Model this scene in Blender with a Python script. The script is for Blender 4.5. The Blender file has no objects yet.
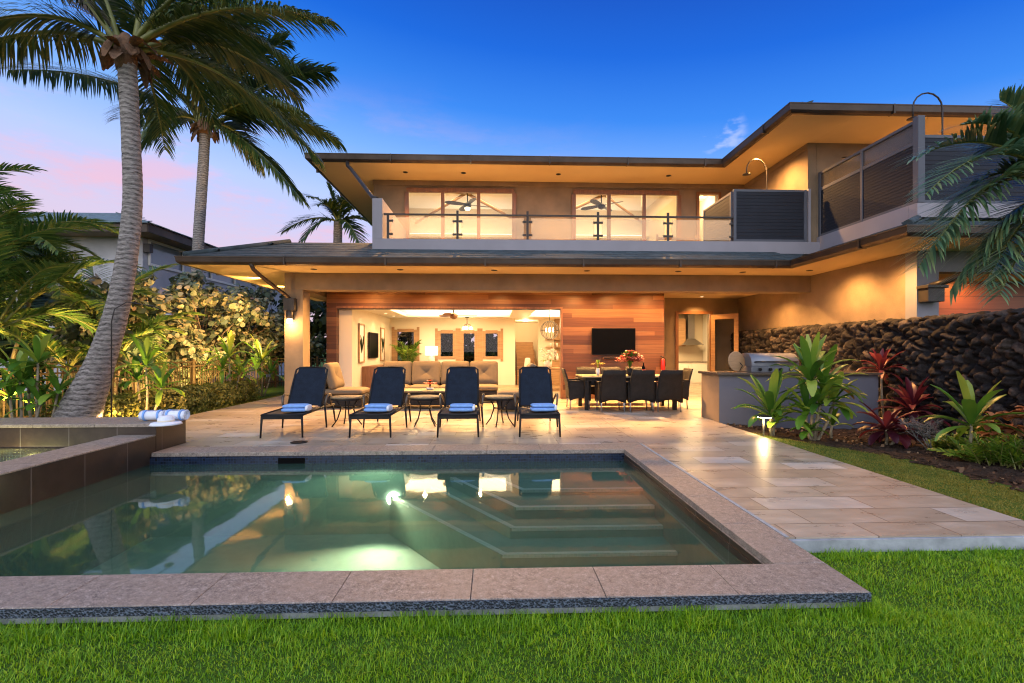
import bpy, math, random
import numpy as np
from mathutils import Vector, Matrix
random.seed(7)
R = math.radians
scene = bpy.context.scene
COL = scene.collection

# ------------------------------------------------------------------ camera model (used for the camera itself and to place plants)
F_PX, CAM_H, YAW = 485.0, 1.35, R(2.1)
CA, SA = math.cos(YAW), math.sin(YAW)
def at_y(px, py, Y):
    t = (px - 512) / F_PX
    d = Y / (CA - t * SA); xc = t * d
    return Vector((xc * CA + d * SA, Y, CAM_H - (py - 350) * d / F_PX))
def at_z(px, py, Z):
    d = F_PX * (CAM_H - Z) / (py - 350); xc = (px - 512) * d / F_PX
    return Vector((xc * CA + d * SA, d * CA - xc * SA, Z))

# ------------------------------------------------------------------ object helpers
def tag(o, label=None, cat=None, group=None, kind=None):
    if label: o['label'] = label
    if cat: o['category'] = cat
    if group: o['group'] = group
    if kind: o['kind'] = kind
    return o
def thing(name, label, cat, loc=(0, 0, 0), rz=0, group=None):
    o = bpy.data.objects.new(name, None); COL.objects.link(o)
    o.location = loc; o.rotation_euler = (0, 0, rz); o.empty_display_size = .1
    return tag(o, label, cat, group)
def copy_tree(o, parent=None):
    c = o.copy(); COL.objects.link(c)
    if parent is not None: c.parent = parent
    for ch in list(o.children): copy_tree(ch, c)
    return c
def wloc(o):
    v = Vector((0, 0, 0))
    while o is not None:
        v += o.location; o = o.parent
    return v

class MB:
    def __init__(s): s.v = []; s.f = []; s.m = []; s.s = []
    def face(s, idx, m=0, sm=False): s.f.append(tuple(idx)); s.m.append(m); s.s.append(sm)
    def box(s, x0, x1, y0, y1, z0, z1, m=0):
        b = len(s.v)
        s.v += [(x0,y0,z0),(x1,y0,z0),(x1,y1,z0),(x0,y1,z0),(x0,y0,z1),(x1,y0,z1),(x1,y1,z1),(x0,y1,z1)]
        for q in ((3,2,1,0),(4,5,6,7),(0,1,5,4),(1,2,6,5),(2,3,7,6),(3,0,4,7)): s.face([b+i for i in q], m)
        return s
    def obox(s, c, size, M=None, m=0):
        c = Vector(c); hx, hy, hz = [k/2 for k in size]; b = len(s.v)
        M = M or Matrix.Identity(3)
        for p in ((-hx,-hy,-hz),(hx,-hy,-hz),(hx,hy,-hz),(-hx,hy,-hz),(-hx,-hy,hz),(hx,-hy,hz),(hx,hy,hz),(-hx,hy,hz)):
            s.v.append(tuple(c + M @ Vector(p)))
        for q in ((3,2,1,0),(4,5,6,7),(0,1,5,4),(1,2,6,5),(2,3,7,6),(3,0,4,7)): s.face([b+i for i in q], m)
        return s
    def prism(s, poly, z0, z1, m=0):          # poly counter-clockwise in xy
        b = len(s.v); n = len(poly)
        s.v += [(x,y,z0) for x,y in poly] + [(x,y,z1) for x,y in poly]
        s.face([b+i for i in range(n-1,-1,-1)], m); s.face([b+n+i for i in range(n)], m)
        for i in range(n):
            j = (i+1) % n; s.face((b+i, b+j, b+n+j, b+n+i), m)
        return s
    def sheet(s, pts, m=0):
        b = len(s.v); s.v += [tuple(p) for p in pts]; s.face(range(b, b+len(pts)), m); return s
    def tube(s, pts, r, n=8, m=0, caps=True):
        pts = [Vector(p) for p in pts]
        if not isinstance(r, (list, tuple)): r = [r]*len(pts)
        b = len(s.v); up = None
        for i, p in enumerate(pts):
            t = (pts[min(i+1,len(pts)-1)] - pts[max(i-1,0)]).normalized()
            if up is None:
                up = Vector((0,0,1)) if abs(t.z) < .9 else Vector((1,0,0))
            a = (up - t*up.dot(t)).normalized(); c = t.cross(a); up = a
            for k in range(n):
                w = 2*math.pi*k/n
                s.v.append(tuple(p + (a*math.cos(w) + c*math.sin(w))*r[i]))
        for i in range(len(pts)-1):
            for k in range(n):
                j = (k+1) % n
                s.face((b+i*n+k, b+i*n+j, b+(i+1)*n+j, b+(i+1)*n+k), m, True)
        if caps:
            s.face([b+k for k in range(n-1,-1,-1)], m); e = b+(len(pts)-1)*n
            s.face([e+k for k in range(n)], m)
        return s
    def lathe(s, prof, c=(0,0,0), n=20, m=0, sm=True):
        b = len(s.v)
        for r, z in prof:
            for k in range(n):
                w = 2*math.pi*k/n; s.v.append((c[0]+r*math.cos(w), c[1]+r*math.sin(w), c[2]+z))
        for i in range(len(prof)-1):
            for k in range(n):
                j = (k+1) % n; s.face((b+i*n+k, b+i*n+j, b+(i+1)*n+j, b+(i+1)*n+k), m, sm)
        s.face([b+k for k in range(n-1,-1,-1)], m); e = b+(len(prof)-1)*n
        s.face([e+k for k in range(n)], m)
        return s
    def build(s, name, mats, parent=None, bevel=0, seg=2, world=False, sub=0, flat=True):
        me = bpy.data.meshes.new(name)
        vs = s.v
        if world and parent is not None:
            o0 = wloc(parent); vs = [(x-o0.x, y-o0.y, z-o0.z) for x,y,z in vs]
        me.from_pydata(vs, [], s.f)
        for mt in (mats if isinstance(mats, (list, tuple)) else [mats]): me.materials.append(mt)
        me.polygons.foreach_set('material_index', s.m)
        me.polygons.foreach_set('use_smooth', s.s if flat else [True]*len(s.f))
        me.update()
        o = bpy.data.objects.new(name, me); COL.objects.link(o)
        if parent is not None: o.parent = parent
        if bevel:
            mo = o.modifiers.new('bevel', 'BEVEL'); mo.width = bevel; mo.segments = seg; mo.limit_method = 'ANGLE'; mo.angle_limit = R(40)
        if sub:
            mo = o.modifiers.new('sub', 'SUBSURF'); mo.levels = mo.render_levels = sub
        return o
def quick(name, mat, parent, *boxes, bevel=0, world=True):
    m = MB()
    for b in boxes: m.box(*b)
    return m.build(name, mat, parent, bevel=bevel, world=world)

def puff(mb, c, size, M=None, p=4.0, n=10, m=0, dimple=False):
    """a stuffed cushion: a super-ellipsoid with soft edges"""
    c = Vector(c); M = M or Matrix.Identity(3); b = len(mb.v)
    def sg(a, e): return math.copysign(abs(a)**e, a)
    nu, nv = n*2, n
    for i in range(nv+1):
        la = -math.pi/2 + math.pi*i/nv
        for k in range(nu):
            lo = 2*math.pi*k/nu - math.pi/4
            x = sg(math.cos(la), .45)*sg(math.cos(lo), 2/p); y = sg(math.cos(la), .45)*sg(math.sin(lo), 2/p); z = sg(math.sin(la), .75)
            if dimple: z *= 1 - .55*math.exp(-(x*x+y*y)*14) - .10*math.exp(-abs(y)*8)
            mb.v.append(tuple(c + M @ Vector((x*size[0]/2, y*size[1]/2, z*size[2]/2))))
    for i in range(nv):
        for k in range(nu):
            j = (k+1) % nu
            mb.face((b+i*nu+k, b+i*nu+j, b+(i+1)*nu+j, b+(i+1)*nu+k), m, True)

# ------------------------------------------------------------------ materials
class NT:
    def __init__(s, name):
        s.mat = bpy.data.materials.new(name); s.mat.use_nodes = True
        s.t = s.mat.node_tree; s.b = s.t.nodes['Principled BSDF']; s.out = s.t.nodes['Material Output']
    def n(s, typ, **k):
        o = s.t.nodes.new(typ)
        for a, v in k.items(): setattr(o, a, v)
        return o
    def l(s, a, b): s.t.links.new(a, b)
    def val(s, sock, v):
        if hasattr(v, 'links') or isinstance(v, bpy.types.NodeSocket): s.l(v, sock)
        else: sock.default_value = v
    def coord(s, scale=(1,1,1), kind='Object', rot=(0,0,0)):
        c = s.n('ShaderNodeTexCoord'); m = s.n('ShaderNodeMapping')
        m.inputs['Scale'].default_value = scale; m.inputs['Rotation'].default_value = rot
        s.l(c.outputs[kind], m.inputs['Vector']); return m.outputs[0]
    def noise(s, vec, scale=5, detail=4, rough=.55):
        x = s.n('ShaderNodeTexNoise'); x.inputs['Scale'].default_value = scale; x.inputs['Detail'].default_value = detail; x.inputs['Roughness'].default_value = rough
        s.l(vec, x.inputs['Vector']); return x.outputs[0]
    def ramp(s, fac, stops, interp='LINEAR'):
        x = s.n('ShaderNodeValToRGB'); e = x.color_ramp.elements; x.color_ramp.interpolation = interp
        while len(e) < len(stops): e.new(.5)
        for el, (p, c) in zip(e, stops): el.position = p; el.color = (*c[:3], 1)
        s.l(fac, x.inputs[0]); return x.outputs[0]
    def mix(s, fac, a, b, mode='MIX'):
        x = s.n('ShaderNodeMix', data_type='RGBA', blend_type=mode)
        s.val(x.inputs[0], fac)
        for i, v in ((6, a), (7, b)):
            if isinstance(v, bpy.types.NodeSocket): s.l(v, x.inputs[i])
            else: x.inputs[i].default_value = (*v[:3], 1)
        return x.outputs[2]
    def math(s, op, a, b=0.0, c=None):
        x = s.n('ShaderNodeMath', operation=op); s.val(x.inputs[0], a); s.val(x.inputs[1], b)
        if c is not None: s.val(x.inputs[2], c)
        return x.outputs[0]
    def bump(s, h, strength=.3, dist=.02):
        x = s.n('ShaderNodeBump'); x.inputs['Strength'].default_value = strength; x.inputs['Distance'].default_value = dist
        s.l(h, x.inputs['Height']); s.l(x.outputs[0], s.b.inputs['Normal']); return x
    def set(s, color=None, rough=None, metal=None, **k):
        if color is not None:
            if isinstance(color, bpy.types.NodeSocket): s.l(color, s.b.inputs['Base Color'])
            else: s.b.inputs['Base Color'].default_value = (*color[:3], 1)
        if rough is not None: s.val(s.b.inputs['Roughness'], rough)
        if metal is not None: s.val(s.b.inputs['Metallic'], metal)
        for a, v in k.items(): s.val(s.b.inputs[a.replace('_', ' ')], v)
        return s.mat

def mul(c, k): return tuple(min(1, x*k) for x in c)
def plain(name, c, rough=.6, metal=0, var=.18, scale=6, bump=.15, bscale=60, bdist=.004, stretch=(1,1,1)):
    t = NT(name); v = t.coord(stretch)
    n1 = t.noise(v, scale, 5)
    colr = t.ramp(n1, [(.3, mul(c, 1-var)), (.7, mul(c, 1+var))])
    if bump: t.bump(t.noise(v, bscale, 3), bump, bdist)
    rr = t.math('MULTIPLY_ADD', n1, .25*rough, rough*.875)
    return t.set(colr, rr, metal)
def emit(name, c, s):
    t = NT(name); t.set((.8,.8,.8), .5)
    t.b.inputs['Emission Color'].default_value = (*c, 1); t.b.inputs['Emission Strength'].default_value = s
    return t.mat

M = {}
M['stucco'] = plain('stucco', (.215,.158,.104), .85, 0, .20, 1.9, .6, 70, .010)
M['stucco_pale'] = plain('stucco_pale', (.27,.255,.28), .85, 0, .08, 1.5, .3, 90, .005)
M['stucco_grey'] = plain('stucco_grey', (.20,.20,.23), .85, 0, .10, 1.5, .3, 90, .005)
M['counter_render'] = plain('counter_render', (.125,.125,.155), .8, 0, .08, 2, .25, 90, .004)
M['soffit'] = plain('soffit', (.62,.48,.25), .8, 0, .05, 1.0, .1, 70, .003)
M['cream'] = plain('cream', (.72,.64,.50), .8, 0, .04, 1.0, .08, 60, .003)
M['white_paint'] = plain('white_paint', (.78,.75,.68), .6, 0, .03, 2, .05, 40, .002)
M['bronze'] = plain('bronze', (.045,.04,.038), .38, .35, .25, 4, .05, 30, .002)
M['gutter'] = plain('gutter', (.060,.045,.036), .36, .45, .35, 1.6, .10, 12, .004)
M['slate'] = plain('slate', (.050,.068,.078), .8, 0, .35, 5, .4, 40, .006)
M['steel'] = plain('steel', (.42,.42,.44), .36, 1, .06, 5, .05, 80, .001, (1,1,14))
M['screen_slat'] = plain('screen_slat', (.022,.025,.034), .7, 0, .12, 3, .05, 40, .001)
M['screen_frame'] = plain('screen_frame', (.10,.105,.125), .6, 0, .06, 3, .05, 40, .001)
M['wicker'] = None
M['black_metal'] = plain('black_metal', (.018,.018,.019), .4, .3, .2, 5, .05, 50, .001)
M['iron'] = plain('iron', (.055,.042,.024), .5, .5, .2, 5, .1, 50, .001)
M['lamp_warm'] = emit('lamp_warm', (1,.72,.38), 22)
M['downlight_lens'] = emit('downlight_lens', (1,.74,.42), 4)
M['lamp_white'] = emit('lamp_white', (1,.93,.78), 14)
M['cove_glow'] = emit('cove_glow', (1,.93,.78), 3.2)
M['lamp_soft'] = emit('lamp_soft', (1,.80,.50), 5)
M['pool_lamp'] = emit('pool_lamp', (1,.98,.80), 40)
M['screen_black'] = plain('screen_black', (.002,.002,.0025), .35, 0, .05, 3, 0); M['screen_black'].node_tree.nodes['Principled BSDF'].inputs['Specular IOR Level'].default_value = .06
M['towel_blue'] = plain('towel_blue', (.20,.38,.74), .95, 0, .10, 20, .6, 220, .004)
M['towel_white'] = plain('towel_white', (.72,.76,.84), .95, 0, .05, 20, .6, 220, .004)
M['cushion'] = plain('cushion', (.13,.10,.065), .92, 0, .10, 8, .35, 350, .002)
M['soil'] = plain('soil', (.045,.028,.019), .95, 0, .5, 14, .9, 40, .03)
M['bark'] = plain('bark', (.16,.12,.085), .9, 0, .35, 14, .7, 40, .01)
M['stem_pale'] = plain('stem_pale', (.30,.25,.17), .85, 0, .3, 18, .6, 60, .005)
M['wood_light'] = plain('wood_light', (.36,.21,.10), .45, 0, .22, 3, .12, 30, .002, (1,1,7))
M['wood_trim'] = plain('wood_trim', (.20,.085,.035), .4, 0, .25, 3, .12, 30, .002, (7,7,1))
M['concrete'] = plain('concrete', (.30,.33,.35), .85, 0, .22, 9, .4, 60, .005)

def woven(name, c, rough=.6, s=140):
    t = NT(name); v = t.coord((s, s, s))
    ch = t.n('ShaderNodeTexWave', wave_type='BANDS', bands_direction='X'); ch.inputs['Scale'].default_value = .5; t.l(v, ch.inputs['Vector'])
    ch2 = t.n('ShaderNodeTexWave', wave_type='BANDS', bands_direction='Z'); ch2.inputs['Scale'].default_value = .5; t.l(v, ch2.inputs['Vector'])
    h = t.math('MULTIPLY', ch.outputs['Fac'], ch2.outputs['Fac'])
    n = t.noise(t.coord(), 9, 4)
    base = t.ramp(n, [(.3, mul(c, .75)), (.7, mul(c, 1.25))])
    colr = t.mix(h, t.mix(.55, base, (0,0,0)), base)
    t.bump(h, .5, .003)
    return t.set(colr, rough)
M['wicker'] = woven('wicker', (.030,.025,.022), .5, 120)
M['wicker_tan'] = woven('wicker_tan', (.30,.23,.13), .6, 120)
M['sling_navy'] = woven('sling_navy', (.015,.026,.048), .7, 300)
M['sling_brown'] = woven('sling_brown', (.10,.07,.045), .6, 260)

def planks(name, cols, w=.15, axis=2, rough=.42, groove=.02):
    t = NT(name); c = t.n('ShaderNodeTexCoord'); sp = t.n('ShaderNodeSeparateXYZ'); t.l(c.outputs['Object'], sp.inputs[0])
    q = t.math('DIVIDE', sp.outputs[axis], w); fl = t.math('FLOOR', q); fr = t.math('FRACT', q)
    along = t.math('ADD', sp.outputs[0], sp.outputs[1])
    seg = t.math('FLOOR', t.math('DIVIDE', t.math('ADD', along, t.math('MULTIPLY', fl, 1.73)), 4.6))
    cb = t.n('ShaderNodeCombineXYZ'); t.l(fl, cb.inputs[0]); t.l(seg, cb.inputs[1])
    wn = t.n('ShaderNodeTexWhiteNoise', noise_dimensions='2D'); t.l(cb.outputs[0], wn.inputs['Vector'])
    cb2 = t.n('ShaderNodeCombineXYZ'); t.l(t.math('MULTIPLY', along, 1.2), cb2.inputs[0]); t.l(t.math('MULTIPLY', sp.outputs[axis], 26), cb2.inputs[1]); t.l(t.math('MULTIPLY', wn.outputs['Value'], 40), cb2.inputs[2])
    g = t.noise(cb2.outputs[0], 1.0, 5, .6)
    k = t.math('ADD', t.math('MULTIPLY', wn.outputs['Value'], .48), t.math('MULTIPLY', g, .52))
    colr = t.ramp(k, [(.15, cols[0]), (.5, cols[1]), (.9, cols[2])])
    edge = t.math('LESS_THAN', t.math('ABSOLUTE', t.math('SUBTRACT', fr, .5)), .5-groove)
    colr = t.mix(edge, mul(cols[0], .25), colr)
    hh = t.math('ADD', t.math('MULTIPLY', edge, 1), t.math('MULTIPLY', g, .12)); t.bump(hh, .5, .006)
    return t.set(colr, rough)
M['wood_siding'] = planks('wood_siding', [(.052,.015,.005), (.135,.048,.016), (.28,.13,.052)], .125)
M['wood_siding_red'] = planks('wood_siding_red', [(.13,.030,.010), (.20,.055,.017), (.28,.09,.03)], .28)
M['wood_floor'] = planks('wood_floor', [(.32,.20,.10), (.40,.26,.14), (.48,.33,.19)], .2, 1, .3)

def patio_mat():
    t = NT('travertine'); v = t.coord()
    bk = t.n('ShaderNodeTexBrick'); bk.offset = .5; bk.squash = 1.5; bk.squash_frequency = 3
    for k, x in (('Scale', 1), ('Mortar Size', .006), ('Mortar Smooth', .25), ('Brick Width', .62), ('Row Height', .335), ('Bias', 0)): bk.inputs[k].default_value = x
    bk.inputs['Color1'].default_value = (0,0,0,1); bk.inputs['Color2'].default_value = (1,1,1,1); bk.inputs['Mortar'].default_value = (.5,.5,.5,1)
    t.l(v, bk.inputs['Vector'])
    tone = t.ramp(bk.outputs['Color'], [(0,(.23,.178,.128)), (.3,(.34,.275,.20)), (.62,(.40,.325,.245)), (.84,(.45,.385,.305)), (.92,(.54,.51,.47)), (1,(.64,.63,.60))])
    n1 = t.noise(t.coord((1,2.2,1)), 2.6, 6, .62)
    tone = t.mix(.5, tone, t.ramp(n1, [(.3,(.22,.172,.130)), (.55,(.39,.325,.25)), (.75,(.55,.495,.425))]))
    n2 = t.noise(v, 34, 4)
    tone = t.mix(t.ramp(n2, [(.60,(0,0,0)), (.78,(.22,.22,.22))]), tone, (.26,.18,.125))
    st = t.ramp(t.noise(v, .9, 5, .6), [(.50,(0,0,0)), (.72,(.55,.55,.55))])
    tone = t.mix(st, tone, (.36,.28,.205))
    colr = t.mix(bk.outputs['Fac'], tone, (.16,.115,.08))
    h = t.math('ADD', t.math('MULTIPLY', bk.outputs['Fac'], -1), t.math('MULTIPLY', n2, .22)); h = t.math('ADD', h, t.math('MULTIPLY', bk.outputs['Color'], .2))
    t.bump(h, .35, .006)
    rr = t.math('MULTIPLY_ADD', n1, .35, .14)
    return t.set(colr, rr)
M['travertine'] = patio_mat()

def granite():
    t = NT('granite'); v = t.coord()
    n = t.noise(v, 120, 3, .85); n2 = t.noise(v, 3.0, 5); n3 = t.noise(v, 60, 3); n4 = t.noise(v, 24, 4, .7)
    n = t.math('ADD', t.math('MULTIPLY', n, .62), t.math('MULTIPLY', n4, .38))
    c = t.ramp(n, [(.36,(.030,.026,.023)), (.46,(.17,.142,.12)), (.56,(.31,.262,.222)), (.68,(.64,.59,.54))])
    c = t.mix(t.ramp(n2, [(.35,(0,0,0)),(.7,(.55,.55,.55))]), c, (.29,.23,.18))
    sp = t.n('ShaderNodeTexCoord'); s2 = t.n('ShaderNodeSeparateXYZ'); t.l(sp.outputs['Object'], s2.inputs[0])
    t.bump(t.math('ADD', n, n3), .35, .003)
    return t.set(c, t.math('MULTIPLY_ADD', n3, .4, .35))
M['granite'] = granite()
def granite_edge():
    t = NT('granite_chipped'); v = t.coord()
    vo = t.n('ShaderNodeTexVoronoi'); vo.inputs['Scale'].default_value = 90; t.l(v, vo.inputs['Vector'])
    c = t.ramp(vo.outputs['Distance'], [(.1,(.006,.009,.015)), (.5,(.018,.026,.042)), (.8,(.09,.12,.17))])
    t.bump(vo.outputs['Distance'], .9, .008)
    return t.set(c, .5)
M['granite_edge'] = granite_edge()
def mosaic(name, c1, c2, s=.05):
    t = NT(name); c = t.n('ShaderNodeTexCoord'); sp = t.n('ShaderNodeSeparateXYZ'); t.l(c.outputs['Object'], sp.inputs[0])
    a = t.math('DIVIDE', t.math('ADD', sp.outputs[0], sp.outputs[1]), s); b = t.math('DIVIDE', sp.outputs[2], s)
    cb = t.n('ShaderNodeCombineXYZ'); t.l(t.math('FLOOR', a), cb.inputs[0]); t.l(t.math('FLOOR', b), cb.inputs[1])
    wn = t.n('ShaderNodeTexWhiteNoise', noise_dimensions='2D'); t.l(cb.outputs[0], wn.inputs['Vector'])
    ga = t.math('LESS_THAN', t.math('ABSOLUTE', t.math('SUBTRACT', t.math('FRACT', a), .5)), .45)
    gb = t.math('LESS_THAN', t.math('ABSOLUTE', t.math('SUBTRACT', t.math('FRACT', b), .5)), .45)
    g = t.math('MULTIPLY', ga, gb)
    colr = t.mix(g, mul(c2,1.6), t.ramp(wn.outputs['Value'], [(0, c1), (1, c2)]))
    t.bump(g, .4, .003)
    return t.set(colr, .2)
M['pool_tile'] = mosaic('pool_tile', (.003,.006,.016), (.010,.020,.046), .036)
M['nosing_tile'] = mosaic('nosing_tile', (.66,.74,.68), (.82,.86,.80), .035)
def spa_tile():
    t = NT('spa_tile'); v = t.coord()
    n = t.noise(v, 3.5, 6, .65); n2 = t.noise(v, 40, 3)
    c = t.ramp(n, [(.3,(.022,.013,.009)), (.6,(.042,.026,.018)), (.8,(.07,.047,.035))])
    sp = t.n('ShaderNodeTexCoord'); s2 = t.n('ShaderNodeSeparateXYZ'); t.l(sp.outputs['Object'], s2.inputs[0])
    fr = t.math('FRACT', t.math('DIVIDE', t.math('ADD', s2.outputs[1], t.math('MULTIPLY', s2.outputs[0], .999)), .62))
    g = t.math('LESS_THAN', fr, .014)
    c = t.mix(g, c, (.13,.11,.10)); t.bump(t.math('ADD', n2, g), .2, .003)
    return t.set(c, t.math('MULTIPLY_ADD', n, .3, .2))
M['spa_tile'] = spa_tile()
def plaster():
    t = NT('pool_plaster'); n = t.noise(t.coord(), 2.2, 5); n2 = t.noise(t.coord(), 14, 4)
    c = t.ramp(t.math('ADD', t.math('MULTIPLY', n, .7), t.math('MULTIPLY', n2, .3)), [(.3,(.17,.26,.21)), (.7,(.30,.39,.32))])
    t.bump(n2, .1, .004); return t.set(c, .8)
M['plaster'] = plaster()

def water(name, tint, wave=.02, scale=2.0, murk=(.15,.34,.27), cloud=.27):
    t = NT(name); t.t.nodes.remove(t.b)
    tr = t.n('ShaderNodeBsdfTransparent'); tr.inputs[0].default_value = (*tint, 1)
    gl = t.n('ShaderNodeBsdfGlossy'); gl.inputs['Roughness'].default_value = .035; gl.inputs['Color'].default_value = (.97,1,1,1)
    v = t.coord((1, .6, 1)); n = t.noise(v, scale, 3, .5)
    bp = t.n('ShaderNodeBump'); bp.inputs['Strength'].default_value = wave; bp.inputs['Distance'].default_value = .1; t.l(n, bp.inputs['Height'])
    fr = t.n('ShaderNodeFresnel'); fr.inputs['IOR'].default_value = 1.38
    df = t.n('ShaderNodeBsdfDiffuse'); df.inputs[0].default_value = (*murk, 1); tl = t.n('ShaderNodeBsdfTranslucent'); tl.inputs[0].default_value = (*murk, 1)
    mk = t.n('ShaderNodeMixShader'); mk.inputs[0].default_value = .6; t.l(df.outputs[0], mk.inputs[1]); t.l(tl.outputs[0], mk.inputs[2])
    body = t.n('ShaderNodeMixShader'); body.inputs[0].default_value = cloud; t.l(tr.outputs[0], body.inputs[1]); t.l(mk.outputs[0], body.inputs[2])
    t.l(bp.outputs[0], gl.inputs['Normal']); t.l(bp.outputs[0], fr.inputs['Normal'])
    mx = t.n('ShaderNodeMixShader'); t.l(fr.outputs[0], mx.inputs[0]); t.l(body.outputs[0], mx.inputs[1]); t.l(gl.outputs[0], mx.inputs[2])
    t.l(mx.outputs[0], t.out.inputs['Surface']); return t.mat
M['water'] = water('water', (.70,.83,.73))
M['spa_water'] = water('spa_water_surface', (.85,.88,.60), murk=(.22,.22,.06), cloud=.12)
def glass(name, tint=(.93,.95,.95), ior=1.35, rough=0.0, frost=0.0):
    t = NT(name); t.t.nodes.remove(t.b)
    tr = t.n('ShaderNodeBsdfTransparent'); tr.inputs[0].default_value = (*tint, 1)
    gl = t.n('ShaderNodeBsdfGlossy'); gl.inputs['Roughness'].default_value = rough
    fr = t.n('ShaderNodeFresnel'); fr.inputs['IOR'].default_value = ior
    mx = t.n('ShaderNodeMixShader'); t.l(fr.outputs[0], mx.inputs[0]); t.l(tr.outputs[0], mx.inputs[1]); t.l(gl.outputs[0], mx.inputs[2])
    o = mx.outputs[0]
    if frost:
        df = t.n('ShaderNodeBsdfDiffuse'); df.inputs[0].default_value = (.75,.75,.75,1)
        tl = t.n('ShaderNodeBsdfTranslucent'); tl.inputs[0].default_value = (.8,.8,.8,1)
        a = t.n('ShaderNodeMixShader'); a.inputs[0].default_value = .6; t.l(df.outputs[0], a.inputs[1]); t.l(tl.outputs[0], a.inputs[2])
        m2 = t.n('ShaderNodeMixShader'); m2.inputs[0].default_value = frost; t.l(o, m2.inputs[1]); t.l(a.outputs[0], m2.inputs[2]); o = m2.outputs[0]
    t.l(o, t.out.inputs['Surface']); return t.mat
M['glass'] = glass('glass')
M['rail_glass'] = glass('rail_glass', (.86,.88,.86), 1.4, 0, .22)
M['frosted'] = glass('frosted', (.30,.27,.24), 1.4, .1, .10)

def leafy(name, cols, rough=.45, trans=.25, clump=1.5):
    """foliage: colour per leaf, slow drift over the plant, some light through the leaf"""
    t = NT(name)
    g = t.n('ShaderNodeNewGeometry')
    n = t.noise(t.coord(), clump, 3)
    k = t.math('ADD', t.math('MULTIPLY', g.outputs['Random Per Island'], .6), t.math('MULTIPLY', n, .4))
    c = t.ramp(k, [(.12, cols[0]), (.5, cols[1]), (.85, cols[2])] if len(cols) == 3 else [(.16, cols[0]), (.22, cols[1]), (.52, cols[2]), (.85, cols[3])])
    t.set(c, rough)
    tl = t.n('ShaderNodeBsdfTranslucent'); t.l(c, tl.inputs[0])
    mx = t.n('ShaderNodeMixShader'); mx.inputs[0].default_value = trans
    t.l(t.b.outputs[0], mx.inputs[1]); t.l(tl.outputs[0], mx.inputs[2]); t.l(mx.outputs[0], t.out.inputs['Surface'])
    return t.mat
M['palm_leaf'] = leafy('palm_leaf', [(.022,.050,.014), (.052,.098,.022), (.15,.165,.035)], .4, .25)
M['areca_leaf'] = leafy('areca_leaf', [(.04,.105,.025), (.10,.21,.045), (.32,.35,.07)], .4, .3)
M['areca_blue'] = leafy('areca_blue', [(.05,.115,.065), (.095,.20,.105), (.24,.31,.13)], .35, .25)
M['shrub_leaf'] = leafy('shrub_leaf', [(.13,.065,.03), (.045,.075,.04), (.10,.14,.08), (.30,.26,.15)], .45, .15, 1.2)
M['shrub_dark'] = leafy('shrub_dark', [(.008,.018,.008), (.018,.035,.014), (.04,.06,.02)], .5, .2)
M['hedge_leaf'] = leafy('hedge_leaf', [(.08,.10,.02), (.22,.23,.045), (.42,.38,.09)], .5, .25)
M['ti_leaf'] = leafy('ti_leaf', [(.17,.11,.03), (.04,.12,.016), (.12,.27,.03), (.40,.48,.07)], .3, .3, 2)
M['ti_red'] = leafy('ti_red', [(.035,.007,.014), (.10,.014,.028), (.24,.045,.045)], .35, .3, 2)
M['fern_leaf'] = leafy('fern_leaf', [(.05,.13,.012), (.14,.28,.025), (.34,.40,.04)], .4, .3, 2)
M['copper_leaf'] = leafy('copper_leaf', [(.18,.05,.02), (.38,.15,.06), (.55,.32,.16)], .4, .3, 2)
M['grey_twig'] = leafy('grey_twig', [(.12,.12,.11), (.25,.25,.23), (.36,.36,.34)], .8, .1, 2)
M['petal_pink'] = leafy('petal_pink', [(.45,.05,.04), (.65,.18,.12), (.75,.5,.45)], .5, .3, 3)
M['petal_yellow'] = leafy('petal_yellow', [(.45,.35,.05), (.6,.5,.12), (.7,.62,.3)], .5, .3, 3)
M['petal_white'] = leafy('petal_white', [(.6,.55,.5), (.75,.72,.66), (.8,.78,.74)], .5, .3, 3)
M['grass'] = leafy('grass_blade', [(.06,.17,.002), (.18,.40,.003), (.44,.60,.012)], .5, .3, 2.2)
M['grass_dry'] = leafy('grass_dry', [(.14,.14,.014), (.22,.21,.025), (.33,.30,.05)], .6, .3, 1.5)
def ground():
    t = NT('turf'); n = t.noise(t.coord(), 1.6, 6); n2 = t.noise(t.coord(), 60, 3)
    c = t.ramp(t.math('ADD', t.math('MULTIPLY', n, .5), t.math('MULTIPLY', n2, .5)), [(.3,(.020,.050,.006)), (.6,(.05,.12,.010)), (.8,(.09,.17,.02))])
    t.bump(n2, .8, .02); return t.set(c, .9)
M['turf'] = ground()
def trunk_mat():
    t = NT('palm_trunk'); c = t.n('ShaderNodeTexCoord'); sp = t.n('ShaderNodeSeparateXYZ'); t.l(c.outputs['Object'], sp.inputs[0])
    n = t.noise(t.coord((1,1,1)), 5, 4)
    z = t.math('ADD', sp.outputs[2], t.math('MULTIPLY', n, .17))
    w = t.math('SINE', t.math('MULTIPLY', z, 78)); n2 = t.noise(t.coord((4,4,26)), 3, 5, .7)
    k = t.math('ADD', t.math('MULTIPLY', w, .085), n2)
    col = t.ramp(k, [(.30,(.03,.026,.024)), (.42,(.15,.135,.125)), (.60,(.31,.28,.26)), (.78,(.48,.45,.43))])
    t.bump(k, .9, .02); return t.set(col, .9)
M['palm_trunk'] = trunk_mat()
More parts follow.
